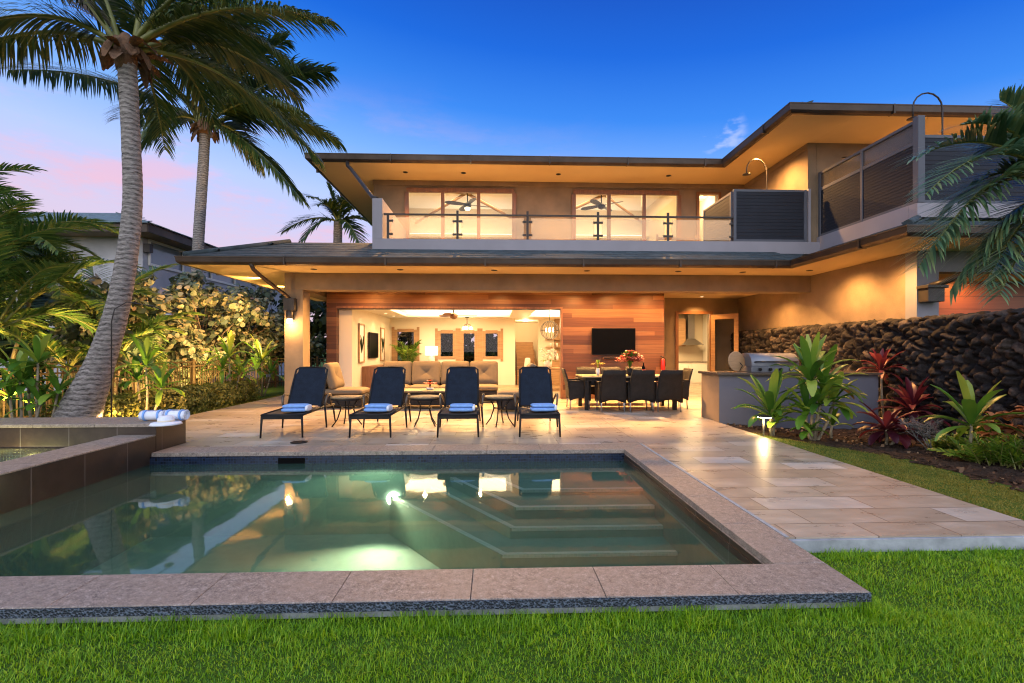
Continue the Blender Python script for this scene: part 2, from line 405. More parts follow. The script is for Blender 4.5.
def lava():
    t = NT('lava_rock'); v = t.coord()
    a = t.n('ShaderNodeAttribute', attribute_name='stone')
    n = t.noise(v, 22, 6, .7); n2 = t.noise(v, 90, 3, .7)
    base = t.ramp(a.outputs['Fac'], [(0,(.014,.013,.013)), (.4,(.034,.030,.029)), (.75,(.062,.054,.050)), (1,(.12,.095,.08))])
    c = t.mix(t.ramp(n, [(.35,(.65,.65,.65)), (.65,(0,0,0))]), base, (.006,.005,.005))
    t.bump(t.math('ADD', n, t.math('MULTIPLY', n2, .5)), .9, .02); return t.set(c, .8)
M['lava'] = lava()

M['slate_blue'] = plain('slate_blue', (.15,.20,.215), .6, 0, .3, 5, .4, 40, .006)
M['neighbour_glass'] = plain('neighbour_glass', (.22,.26,.30), .06, 0, .05, 2, 0)
M['armrest_metal'] = plain('armrest_metal', (.10,.08,.06), .35, .4, .15, 5, .05, 50, .001)
M['petal_red'] = plain('petal_red', (.42,.02,.015), .3, 0, .1, 4, 0)
M['worktop_stone'] = plain('worktop_stone', (.10,.075,.055), .18, 0, .3, 25, .05, 60, .001)
M['lamp_shade_glow'] = emit('lamp_shade_glow', (1,.85,.62), 3.0)

for k in ('sling_navy','wicker','slate','slate_blue','screen_slat','screen_frame','gutter','shrub_dark','turf','lava','soil','black_metal','bronze','iron'):
    M[k].node_tree.nodes['Principled BSDF'].inputs['Specular IOR Level'].default_value = .18

M['grill_steel'] = plain('grill_steel', (.20,.21,.235), .5, .7, .08, 5, .05, 80, .001)
M['neighbour_wall'] = plain('neighbour_wall', (.44,.44,.47), .85, 0, .12, 1.5, .3, 90, .005)
# ================================================================== camera, sky, render settings
cam = bpy.data.cameras.new('camera'); cam.sensor_width = 36; cam.lens = 36*F_PX/1024; cam.clip_end = 3000; cam.clip_start = .05
cam.shift_y = (350-341.5)/1024
cam_o = bpy.data.objects.new('camera', cam); COL.objects.link(cam_o)
cam_o.location = (0, 0, CAM_H); cam_o.rotation_euler = (R(90), 0, -YAW); scene.camera = cam_o
scene.view_settings.view_transform = 'Standard'; scene.view_settings.look = 'None'; scene.view_settings.exposure = .28; scene.view_settings.gamma = 1
scene.render.engine = 'CYCLES'
cy = scene.cycles
cy.use_denoising = True
try: cy.denoiser = 'OPENIMAGEDENOISE'
except Exception: pass
cy.max_bounces = 10; cy.diffuse_bounces = 5; cy.glossy_bounces = 4; cy.transparent_max_bounces = 24; cy.transmission_bounces = 6
cy.caustics_reflective = False; cy.caustics_refractive = False; cy.sample_clamp_indirect = 6; cy.sample_clamp_direct = 0
cy.filter_width = 1.15; cy.use_adaptive_sampling = True; cy.adaptive_threshold = .015

def make_world():
    w = bpy.data.worlds.new('World'); scene.world = w; w.use_nodes = True
    t = w.node_tree; t.nodes.clear(); L = t.links.new
    def N(ty, **k):
        o = t.nodes.new(ty)
        for a, v in k.items(): setattr(o, a, v)
        return o
    out = N('ShaderNodeOutputWorld'); bg = N('ShaderNodeBackground'); L(bg.outputs[0], out.inputs[0])
    co = N('ShaderNodeTexCoord'); sp = N('ShaderNodeSeparateXYZ'); L(co.outputs['Generated'], sp.inputs[0])
    def ramp(f, st):
        x = N('ShaderNodeValToRGB'); e = x.color_ramp.elements
        while len(e) < len(st): e.new(.5)
        for el, (p, c) in zip(e, st): el.position = p; el.color = (*c, 1)
        L(f, x.inputs[0]); return x.outputs[0]
    def mth(op, a, b=0., c=0.):
        x = N('ShaderNodeMath', operation=op)
        for i, v in enumerate((a, b, c)):
            if isinstance(v, bpy.types.NodeSocket): L(v, x.inputs[i])
            else: x.inputs[i].default_value = v
        return x.outputs[0]
    def mix(f, a, b, mode='MIX'):
        x = N('ShaderNodeMix', data_type='RGBA', blend_type=mode)
        for i, v in ((0, f), (6, a), (7, b)):
            if isinstance(v, bpy.types.NodeSocket): L(v, x.inputs[i])
            elif i == 0: x.inputs[0].default_value = v
            else: x.inputs[i].default_value = (*v, 1)
        return x.outputs[2]
    z = mth('MULTIPLY_ADD', sp.outputs[0], .10, sp.outputs[2])
    sky = ramp(z, [(0,(.64,.50,.58)), (.16,(.56,.52,.74)), (.26,(.40,.52,.88)), (.35,(.17,.38,.86)), (.44,(.030,.21,.76)), (.53,(.003,.115,.62)), (.63,(.001,.062,.44)), (1,(.003,.06,.35))])
    # thin pink dusk cloud low on the left, and paler streaks
    mp = N('ShaderNodeMapping'); mp.inputs['Scale'].default_value = (2.2, 2.2, 7.5); mp.inputs['Location'].default_value = (.35, .1, .25); L(co.outputs['Generated'], mp.inputs[0])
    ns = N('ShaderNodeTexNoise'); ns.inputs['Scale'].default_value = 1.6; ns.inputs['Detail'].default_value = 9; ns.inputs['Roughness'].default_value = .66; L(mp.outputs[0], ns.inputs[0])
    cl = N('ShaderNodeMapRange', interpolation_type='SMOOTHSTEP'); cl.inputs[1].default_value = .47; cl.inputs[2].default_value = .66; L(ns.outputs[0], cl.inputs[0])
    lo = N('ShaderNodeMapRange', interpolation_type='SMOOTHSTEP'); lo.inputs[1].default_value = .50; lo.inputs[2].default_value = .20; L(sp.outputs[2], lo.inputs[0])
    lf = N('ShaderNodeMapRange', interpolation_type='SMOOTHSTEP'); lf.inputs[1].default_value = .35; lf.inputs[2].default_value = -.45; L(sp.outputs[0], lf.inputs[0])
    f = mth('MULTIPLY', mth('MULTIPLY', cl.outputs[0], lo.outputs[0]), lf.outputs[0])
    sky = mix(mth('MULTIPLY', f, .62), sky, (.86, .42, .50))
    dt = N('ShaderNodeVectorMath', operation='DOT_PRODUCT'); L(co.outputs['Generated'], dt.inputs[0]); dt.inputs[1].default_value = Vector((.478, 1.0, .4536)).normalized()
    pm_ = N('ShaderNodeMapRange', interpolation_type='SMOOTHSTEP'); pm_.inputs[1].default_value = math.cos(R(2.6)); pm_.inputs[2].default_value = math.cos(R(1.0)); L(dt.outputs['Value'], pm_.inputs[0])
    n2 = N('ShaderNodeTexNoise'); n2.inputs['Scale'].default_value = 22; n2.inputs['Detail'].default_value = 4; mp2 = N('ShaderNodeMapping'); mp2.inputs['Scale'].default_value = (1,1,2.2); L(co.outputs['Generated'], mp2.inputs[0]); L(mp2.outputs[0], n2.inputs[0])
    c2 = N('ShaderNodeMapRange', interpolation_type='SMOOTHSTEP'); c2.inputs[1].default_value = .54; c2.inputs[2].default_value = .70; L(n2.outputs[0], c2.inputs[0])
    sky = mix(mth('MULTIPLY', pm_.outputs[0], mth('MULTIPLY', c2.outputs[0], .45)), sky, (.62, .66, .92))
    # pink bank low on the left, and small pale puffs of cloud
    lb = N('ShaderNodeMapRange', interpolation_type='SMOOTHSTEP'); lb.inputs[1].default_value = -.25; lb.inputs[2].default_value = -.75; L(sp.outputs[0], lb.inputs[0])
    zb = N('ShaderNodeMapRange', interpolation_type='SMOOTHSTEP'); zb.inputs[1].default_value = .34; zb.inputs[2].default_value = .16; L(sp.outputs[2], zb.inputs[0])
    sky = mix(mth('MULTIPLY', mth('MULTIPLY', lb.outputs[0], zb.outputs[0]), .22), sky, (.84, .50, .56))
    # the open west behind the viewer is far brighter than the sky over the house
    wf = N('ShaderNodeMapRange', interpolation_type='SMOOTHSTEP'); wf.inputs[1].default_value = .05; wf.inputs[2].default_value = -.75; L(sp.outputs[1], wf.inputs[0])
    west = ramp(sp.outputs[2], [(0,(.80,.79,.80)), (.25,(.82,.84,.92)), (.6,(.70,.76,.98)), (1,(.42,.52,.78))])
    west = mix(1.0, west, (1.85,1.85,1.85), 'MULTIPLY')
    sky = mix(wf.outputs[0], sky, west)
    # overhead: softly lit blue vault
    zf = N('ShaderNodeMapRange', interpolation_type='SMOOTHSTEP'); zf.inputs[1].default_value = .66; zf.inputs[2].default_value = .95; L(sp.outputs[2], zf.inputs[0])
    sky = mix(zf.outputs[0], sky, (.55, .66, .92))
    ni = N('ShaderNodeTexSky', sky_type='NISHITA'); ni.sun_disc = False; ni.sun_elevation = R(1.0); ni.sun_rotation = R(190)
    nm = N('ShaderNodeVectorMath', operation='SCALE'); L(ni.outputs[0], nm.inputs[0]); nm.inputs['Scale'].default_value = .02
    sky = mix(1.0, sky, nm.outputs[0], 'ADD')
    L(sky, bg.inputs[0]); bg.inputs[1].default_value = 1.0
make_world()

def lamp(name, kind, loc, power, color=(1,.64,.30), size=.05, target=None, angle=100, blend=.6, sizey=None, spread=None):
    d = bpy.data.lights.new(name, kind); d.energy = power; d.color = color
    o = bpy.data.objects.new(name, d); COL.objects.link(o); o.location = loc
    if kind in ('POINT', 'SPOT'): d.shadow_soft_size = size
    if kind == 'SPOT': d.spot_size = R(angle); d.spot_blend = blend
    if kind == 'AREA':
        d.size = size
        if sizey: d.shape = 'RECTANGLE'; d.size_y = sizey
        if spread: d.spread = R(spread)
    if target is not None:
        v = Vector(target) - Vector(loc); o.rotation_euler = v.to_track_quat('-Z', 'Y').to_euler()
    return o
WARM = (1, .49, .145); SOFT = (1, .66, .31)
# the last glow of the sun, low behind the viewer
sd = bpy.data.lights.new('sun', 'SUN'); sd.energy = .35; sd.angle = R(35); sd.color = (1, .94, .86)
so = bpy.data.objects.new('sun', sd); COL.objects.link(so); so.rotation_euler = (Vector((.25, .75, -.62))).to_track_quat('-Z', 'Y').to_euler()

# ================================================================== ground
PX0, PX1, PY0, PY1 = -4.5, 1.765, 3.0, 6.52          # pool water
def build_ground():
    m = MB()
    def gz(x, y):
        if x < 4.2: return -.10
        if x < 5.6: return -.05 - .10*(x-4.2)/1.4
        return -.15 - .07*min(1, (x-5.6)/2.2)
    xs = [-600,-120,-40,-12.5,-8.6,-6.2,-4.45,-2,0,2.0,3,4.19,4.21,4.6,5.1,5.6,6.2,7,7.8,9,14,40,120,600]
    ys = [-300,-60,-10,0,1.5,2.72,3.5,5,6.8,7.2,9,10.6,12,16,24,60,200,900]
    idx = {}
    for i, x in enumerate(xs):
        for j, y in enumerate(ys):
            idx[i,j] = len(m.v); m.v.append((x, y, gz(x, y)))
    for i in range(len(xs)-1):
        for j in range(len(ys)-1):
            if xs[i] >= -8.6 and xs[i+1] <= 2.0 and ys[j] >= 2.72 and ys[j+1] <= 6.8: continue
            m.face((idx[i,j], idx[i+1,j], idx[i+1,j+1], idx[i,j+1]), 0, True)
    o = m.build('lawn_ground', M['turf']); tag(o, kind='structure')
build_ground()
# patio slab
pm = MB()
pm.prism([(2.105,3.42),(4.19,3.42),(4.19,8.2),(4.19,15.7),(2.105,15.7)], -.3, 0)
pm.prism([(-4.49,6.93),(2.10,6.93),(2.10,15.7),(-4.49,15.7)], -.3, -.0005)
pm.prism([(-6.30,7.33),(-4.495,7.33),(-4.495,19),(-6.30,19)], -.3, -.001)
pm.prism([(4.195,8.96),(8.0,8.96),(8.0,15.7),(4.195,15.7)], -.3, -.0015)
patio = tag(pm.build('patio', M['travertine']), kind='structure')
pe = MB(); pe.box(2.105, 4.195, 3.385, 3.418, -.3, -.012); pe.box(4.192, 4.215, 3.4, 8.95, -.3, -.012)
tag(pe.build('patio_edge', M['concrete']), kind='structure')
dr = MB(); dr.box(2.098, 2.128, 3.43, 6.92, -.05, .003)
tag(dr.build('patio_drain_strip', M['concrete']), kind='structure')
# planting bed: lumpy mulch
def bed():
    m = MB(); nx, ny = 24, 90
    x0, x1, y0, y1 = 5.55, 7.78, 3.0, 8.92
    rnd = random.Random(3)
    for j in range(ny+1):
        for i in range(nx+1):
            u = i/nx; x = x0+(x1-x0)*u; y = y0+(y1-y0)*j/ny
            edge = min(1, u*6)
            x += (rnd.random()-.5)*.08 + (math.sin(y*2.3)*.06 if i == 0 else 0)
            m.v.append((x, y, -.165 - .05*u + edge*(.025+.05*rnd.random())))
    for j in range(ny):
        for i in range(nx):
            a = j*(nx+1)+i; m.face((a, a+1, a+nx+2, a+nx+1), 0, False)
    # the arm of the bed in front of the kitchen counter
    b = len(m.v); nx2, ny2 = 20, 14
    for j in range(ny2+1):
        for i in range(nx2+1):
            u = i/nx2; v = j/ny2
            xa = 4.23 + .0; xb = 5.72
            ylo = 8.35 - 1.9*u**.8; 
            x = xa+(xb-xa)*u; y = ylo + (8.93-ylo)*v
            e = min(1, v*4)*min(1, u*8+.3)
            m.v.append((x, y, -.055 - .10*u + e*(.012+.035*rnd.random())))
    for j in range(ny2):
        for i in range(nx2):
            a = b+j*(nx2+1)+i; m.face((a, a+1, a+nx2+2, a+nx2+1), 0, False)
    # loose chips
    for k in range(700):
        if rnd.random() < .75: x = 5.5+2.2*rnd.random()**1.3; y = 3+5.9*rnd.random(); z = -.14
        else: x = 4.3+1.4*rnd.random(); y = 8.9-1.6*rnd.random()*(x-4.0)/1.7; z = -.05-.09*(x-4.2)/1.4
        q = Matrix.Rotation(rnd.random()*6.3, 3, 'Z') @ Matrix.Rotation(rnd.gauss(0,.4), 3, 'X')
        m.obox((x, y, z+.012), (.05+.06*rnd.random(), .015+.02*rnd.random(), .010), q)
    tag(m.build('planting_bed', M['soil']), kind='structure')
bed()

# ================================================================== swimming pool
pool = thing('swimming_pool', 'sunken green lit swimming pool edged with speckled brown granite coping', 'swimming pool', (0, 4.7, 0))
def slab_run(mb, x0, x1, y0, y1, n, axis):
    """coping slabs butted with 3 mm joints"""
    for k in range(n):
        if axis == 0:
            a = x0+(x1-x0)*k/n; b = x0+(x1-x0)*(k+1)/n; mb.box(a+.0015, b-.0015, y0, y1, -.052, .002)
        else:
            a = y0+(y1-y0)*k/n; b = y0+(y1-y0)*(k+1)/n; mb.box(x0, x1, a+.0015, b-.0015, -.052, .002)
c = MB()
slab_run(c, -6.8, 2.095, 2.63, 3.0, 12, 0); slab_run(c, 1.765, 2.095, 3.002, 6.518, 5, 1); slab_run(c, -4.49, 2.095, 6.522, 6.92, 9, 0)
c.box(1.76, 2.09, 3.0, 6.52, -.058, -.050); c.box(-6.79, 2.09, 2.635, 3.0, -.058, -.050)
cop = c.build('coping', M['granite'], pool, bevel=.006, world=True)
c = MB(); c.box(-6.8, 2.097, 2.622, 2.631, -.050, -.004); c.box(2.094, 2.101, 2.63, 3.4, -.050, -.004)
c.build('rough_coping_edge', M['granite_edge'], cop, world=True)
quick('foundation', M['concrete'], pool, (-6.8, 2.07, 2.66, 2.98, -.4, -.054), (1.80, 2.07, 2.99, 6.5, -.4, -.060))
c = MB()      # basin walls and floor
c.box(-6.8, PX1+.02, PY0-.02, PY0+.001, -1.5, -.16); c.box(-4.75, PX1+.02, PY1, PY1+.03, -1.5, -.27); c.box(PX1, PX1+.03, PY0, PY1, -1.5, -.27)
c.box(-6.8, PX1+.03, PY0-.02, PY1+.03, -1.5, -1.10); c.box(-4.8, -4.5, 2.9, PY1, -1.5, -.27)
c.build('basin', M['plaster'], pool, world=True)
c = MB()
c.box(-4.5, PX1, PY1-.012, PY1+.02, -.268, -.053)
c.build('tile_band', M['pool_tile'], pool, world=True)
c = MB(); c.box(PX1-.012, PX1+.02, PY0, PY1-.013, -.268, -.10); c.box(PX1-.004, PX1+.02, PY0, PY1-.013, -.098, -.059)
c.build('stone_band', M['spa_tile'], pool, world=True)
# steps with the cut-off corner, each with its pale nosing strip
for (zt, yf, xc, sl, rt) in ((-.285, 5.66, .30, .50, 1), (-.353, 5.24, .22, .80, 1), (-.478, 4.97, .16, 1.0, 1), (-.585, 4.58, .06, 1.45, 1)):
    yb = PY1-.013
    poly = [(xc, yf), (PX1-.013, yf), (PX1-.013, yb), (xc-sl, yb)]
    m_ = MB(); m_.prism(poly, -1.11, zt); st = m_.build('step', M['plaster'], pool, world=True)
    m_ = MB(); w = .045
    dx, dy = -sl, yb-yf; ln = math.hypot(dx, dy); nx_, ny_ = dy/ln, -dx/ln
    m_.prism([(xc+.02, yf-.004), (PX1-.013, yf-.004), (PX1-.013, yf+w), (xc+.03, yf+w)], zt-.03, zt+.004)
    m_.prism([(xc+.02, yf-.004), (xc+.02+nx_*w, yf-.004+ny_*w*.5+.03), (xc-sl+nx_*w+.02, yb), (xc-sl+.005-.01, yb)], zt-.03, zt+.0045)
    m_.build('nosing', M['nosing_tile'], st, world=True)
quick('skimmer', M['screen_black'], pool, (-2.85, -2.5, PY1-.015, PY1+.01, -.19, -.075))
pl = MB(); pl.lathe([(.085,0),(.085,.02),(.06,.028),(.06,.03)], n=20)
for i, (x, y, z) in enumerate(pl.v): pl.v[i] = (x-1.34, PY1-.0-z, y-.63)
pl.build('pool_light', M['pool_lamp'], pool, world=True)
lamp('pool_lamp', 'SPOT', (-1.34, 6.42, -.58), 540, (1, .97, .66), .08, (-1.7, 3.4, -.85), 128, 1.0)
w = MB(); w.box(PX0, PX1-.013, PY0+.005, PY1-.013, -.27, -.15); 
wm = MB(); wm.sheet([(-4.5,PY0+.004,-.15),(PX1-.012,PY0+.004,-.15),(PX1-.012,PY1-.012,-.15),(-4.5,PY1-.012,-.15)])
tag(wm.build('pool_water', M['water']), kind='structure')

# ================================================================== raised spa
spa = thing('raised_spa', 'raised spa with dark brown tile spill wall and granite rim at left pool end', 'spa', (-5, 6, 0))
c = MB(); c.box(-4.86, -4.5, 3.0, 6.62, -1.4, .205); spill = c.build('spill_wall', M['spa_tile'], spa, world=True)
c = MB(); c.box(-4.96, -4.492, 3.0, 6.615, .206, .224); c.build('spill_ledge', M['granite'], spa, bevel=.004, world=True)
c = MB(); c.box(-9.2, -4.5, 6.63, 7.25, -1.4, .325); c.build('rear_wall', M['spa_tile'], spa, world=True)
c = MB()
for k in range(6): c.box(-9.2+k*.785+.0015, -9.2+(k+1)*.785-.0015, 6.60, 7.28, .327, .372)
c.build('rear_coping', M['granite'], spa, bevel=.005, world=True)
c = MB(); c.box(-9.2, -4.87, 2.9, 6.62, -1.2, -.7); c.box(-9.2, -8.9, 2.9, 6.62, -1.2, .3); c.box(-9.2, -4.97, 2.7, 3.0, -1.2, .2)
c.build('basin', M['plaster'], spa, world=True)
quick('tile_band', M['pool_tile'], spa, (-9.0, -4.865, 6.60, 6.628, -.7, .05), (-4.885, -4.862, 3.0, 6.6, -.7, .2))
pl = MB(); pl.lathe([(.07,0),(.07,.02),(.05,.028),(.05,.03)], n=16)
for i, (x, y, z) in enumerate(pl.v): pl.v[i] = (x-6.3, 6.6-z, y-.2)
pl.build('spa_light', M['lamp_warm'], spa, world=True)
lamp('spa_lamp', 'POINT', (-6.3, 6.35, -.15), 28, (1, .86, .40), .06)
wm = MB(); wm.sheet([(-8.9,3.0,.06),(-4.886,3.0,.06),(-4.886,6.6,.06),(-8.9,6.6,.06)])
tag(wm.build('spa_water', M['spa_water']), kind='structure')

# ================================================================== the house
house = thing('two_storey_house', 'large two storey stucco villa with dark hip roofs, glass balcony and lit open lanai', 'house', (1.5, 13, 0))
def part(name, mat, *boxes, parent=None, bevel=0): return quick(name, M[mat], parent or house, *boxes, bevel=bevel)
# --- ground floor frame
part('column', 'stucco', (-5.10,-4.66,12.0,12.45,0,2.82))
part('beam', 'stucco', (-5.10,8.015,12.0,12.45,2.822,3.25))
part('beam', 'stucco', (-5.098,-4.662,12.452,16.4,2.824,3.248))
part('stucco_wall', 'stucco', (8.02,8.27,9.18,15.9,-.3,3.25))
part('stucco_wall', 'stucco_grey', (8.018,8.45,8.92,9.178,-.3,3.248))
part('beam', 'stucco_grey', (8.452,16,8.922,9.176,2.84,3.25))
part('wall_panel', 'wood_siding_red', (8.3,9.05,10.2,10.4,-.3,2.84)); part('wall_panel', 'wood_siding_red', (9.055,16,10.18,10.38,-.3,2.84))
part('alcove_ceiling', 'soffit', (8.3,16,9.18,10.5,2.842,2.9))
# wooden lanai wall with its wide opening
part('wooden_wall', 'wood_siding', (1.90,4.75,13.4,13.62,0,3.05)); part('wooden_wall', 'wood_siding', (-4.30,1.90,13.402,13.618,2.545,3.05)); part('wooden_wall', 'wood_siding', (-4.57,-4.302,13.4,13.62,0,3.05))
part('opening_trim', 'wood_trim', (1.845,1.898,13.37,13.63,0,2.49), (-4.298,1.898,13.372,13.628,2.49,2.543))
part('sliding_track', 'bronze', (-4.3,1.84,13.40,13.6,2.47,2.488))
part('pocket_door', 'cream', (-4.29,-4.05,13.64,14.3,0,2.5), bevel=.01)
part('stucco_wall', 'stucco', (4.45,4.75,13.622,15.68,0,3.05))
part('stucco_wall', 'stucco', (4.45,6.0,15.7,15.92,0,3.06), (6.0,7.1,15.7,15.92,2.56,3.06), (7.1,8.02,15.7,15.92,0,3.06))
part('lanai_ceiling', 'soffit', (-4.66,8.015,12.452,15.95,3.052,3.1))
# kitchen door frame and open glazed leaf
fr = part('door_frame', 'wood_trim', (5.93,6.03,15.66,15.70,0,2.62), (7.07,7.17,15.66,15.70,0,2.62), (6.03,7.07,15.662,15.698,2.53,2.62))
ang = R(-52)
Ml = Matrix.Rotation(ang, 3, 'Z')
hinge = Vector((7.10, 15.64, 0))
d = MB()
def leaf(c, size): d.obox(hinge + Ml @ Vector(c), size, Ml)
leaf((.07,0,1.25),(.14,.045,2.5)); leaf((.83,0,1.25),(.14,.045,2.5)); leaf((.45,0,2.42),(.62,.045,.16)); leaf((.45,0,.14),(.62,.045,.28))
dl = d.build('door', M['wood_light'], house, bevel=.004, world=True)
d = MB(); leaf((.45,0,1.31),(.62,.012,2.06)); d.build('pane', M['glass'], dl, world=True)
d = MB(); d.tube([hinge + Ml @ Vector((.84,-.03,1.02)), hinge + Ml @ Vector((.84,-.08,1.02)), hinge + Ml @ Vector((.72,-.08,1.02))], .012); d.build('handle', M['steel'], dl, world=True)

# --- living room shell
part('living_room_floor', 'wood_floor', (-4.0,4.4,13.6,21.6,-.2,-.004)); part('lanai_threshold', 'travertine', (-4.3,1.85,13.38,13.64,-.2,.004))
part('interior_wall', 'cream', (-4.57,-3.95,13.625,18.5,0,2.9))
wz = [(-3.75,-2.95,.0,2.12), (-2.12,-1.48,1.02,2.07), (-1.25,-.66,0,2.07), (-.42,.22,1.02,2.07)]
bx = []; x = -3.95
for (a,b,z0,z1) in wz:
    bx.append((x,a,18.5,18.7,0,2.9))
    if z0 > 0: bx.append((a,b,18.5,18.7,0,z0))
    bx.append((a,b,18.5,18.7,z1,2.9)); x = b
bx.append((x,.8,18.5,18.7,0,2.9))
part('interior_wall', 'cream', *bx)
part('interior_wall', 'cream', (.62,.8,18.7,21.6,0,2.9)); part('interior_wall', 'cream', (.8,4.4,21.4,21.6,0,5)); part('interior_wall', 'cream', (1.72,2.35,18.9,19.05,0,2.9))
part('interior_wall', 'wood_light', (2.36,2.72,18.88,19.03,0,2.9)); part('interior_wall', 'cream', (2.73,4.4,18.9,19.05,0,2.9)); part('interior_wall', 'cream', (4.2,4.44,13.63,21.4,0,2.9))
for (a,b,z0,z1) in wz:
    f = .09
    wf_ = part('window', 'wood_light', (a-.02,a+f,18.46,18.62,z0,z1), (b-f,b+.02,18.46,18.62,z0,z1), (a+f,b-f,18.462,18.618,z1-f,z1+.03), (a+f,b-f,18.462,18.618,z0,z0+f), (a-.12,a-.022,18.47,18.5,max(z0-.1,0),z1+.1), (b+.022,b+.12,18.47,18.5,max(z0-.1,0),z1+.1))
    part('pane', 'glass', (a+f,b-f,18.53,18.545,z0+f,z1-f), parent=wf_)
# ceiling with two lit trays
def ceiling_with_holes(name, mat, X0, X1, Y0, Y1, z0, z1, holes):
    b = []; xs = X0
    for (hx0,hx1,hy0,hy1) in holes:
        b += [(xs,hx0,Y0,Y1,z0,z1), (hx0,hx1,Y0,hy0,z0,z1), (hx0,hx1,hy1,Y1,z0,z1)]; xs = hx1
    b.append((xs,X1,Y0,Y1,z0,z1)); return part(name, mat, *b)
TR = [(-3.15,.55,14.5,17.6), (1.25,4.0,14.5,17.6)]
ceil = ceiling_with_holes('living_room_ceiling', 'white_paint', -3.95, 4.2, 13.625, 21.4, 2.56, 2.66, TR)
for (a,b,y0,y1) in TR:
    part('tray', 'white_paint', (a-.35,b+.35,y0-.35,y1+.35,3.0,3.04), (a-.35,a-.3,y0-.35,y1+.35,2.66,3.0), (b+.3,b+.35,y0-.35,y1+.35,2.66,3.0), (a-.3,b+.3,y1+.3,y1+.35,2.66,3.0), (a-.3,b+.3,y0-.35,y0-.3,2.66,3.0), parent=ceil)
    part('cove_strip', 'cove_glow', (a-.28,a-.08,y0,y1,2.665,2.69), (b+.08,b+.28,y0,y1,2.665,2.69), (a,b,y1+.08,y1+.28,2.665,2.69), (a,b,y0-.28,y0-.08,2.665,2.69), parent=ceil)
# stairs at the far side of the room
s_ = MB()
for k in range(10): s_.box(.82, 1.70, 18.95+k*.26, 21.4, .17*k, .17*(k+1))
stairs = s_.build('staircase', M['wood_light'], house, world=True)
s_ = MB(); s_.tube([(.86,18.9,.0),(.86,18.9,1.0),(.86,20.9,2.3)], .02); [s_.tube([(.86,18.95+k*.26+.1,.17*k+.1),(.86,18.95+k*.26+.1,.17*k+1.1)], .008, 6) for k in range(7)]
s_.build('stair_railing', M['bronze'], stairs, world=True)
# --- kitchen shell behind the glazed door
part('kitchen_floor', 'travertine', (4.46,9.4,15.72,19.6,-.2,.003)); part('kitchen_wall', 'cream', (4.46,9.6,19.5,19.7,0,2.9)); part('kitchen_wall', 'cream', (9.4,9.6,15.92,19.5,0,2.9)); part('kitchen_wall', 'cream', (4.46,4.6,15.92,19.5,0,2.9))
part('kitchen_ceiling', 'white_paint', (4.46,9.6,15.92,19.7,2.8,2.9))

# --- lower eaves and roof
lower_soffit = part('soffit', 'soffit', (-6.80,6.86,10.92,12.3,3.232,3.26), (-6.80,-5.0,12.3,19,3.232,3.26), (6.862,8.2,7.80,12.3,3.233,3.262), (8.202,16,7.80,9.1,3.232,3.26))
def gutter(path, z0, h=.17, w=.13, out=(0,-1), parent=None):
    """moulded gutter: lofted profile along a polyline; path runs with the house on its left hand side"""
    prof = [(0,0),(-.06*w/.13,-.002),(-.09*w/.13,.012),(-w,.05),(-w-.01,h-.025),(-w-.02,h-.02),(-w-.02,h),(0,h)]
    m = MB(); P = [Vector((x,y,0)) for x,y in path]; n = len(prof); b = 0
    for i, p in enumerate(P):
        tv = []
        if i > 0: tv.append((P[i]-P[i-1]).normalized())
        if i < len(P)-1: tv.append((P[i+1]-P[i]).normalized())
        nr = [Vector((-t.y, t.x, 0)) for t in tv]
        nn = (nr[0] if len(nr) == 1 else (nr[0]+nr[1])/(1+nr[0].dot(nr[1])))
        for (u, z) in prof: m.v.append((p.x+nn.x*u, p.y+nn.y*u, z0+z))
    for i in range(len(P)-1):
        for k in range(n):
            j = (k+1) % n; m.face((i*n+k, (i+1)*n+k, (i+1)*n+j, i*n+j))
    m.face(range(n)); m.face([(len(P)-1)*n+k for k in range(n-1,-1,-1)])
    # joint straps
    for i in range(len(P)-1):
        L_ = (P[i+1]-P[i]).length; t = (P[i+1]-P[i]).normalized(); nrm = Vector((-t.y, t.x, 0))
        k = 1
        while k*2.2 < L_-.3:
            q = P[i]+t*k*2.2 - nrm*(w*.5+.008)
            m.obox((q.x, q.y, z0+h*.5), (.035, w+.035, h+.008), Matrix(((t.x,nrm.x,0),(t.y,nrm.y,0),(0,0,1)))); k += 1
    return m
g = gutter([(-6.80,19),(-6.80,10.92),(6.86,10.92),(6.86,7.80),(16,7.80)], 3.225, .17, .12)
gl_ = g.build('gutter', M['gutter'], house, world=True)
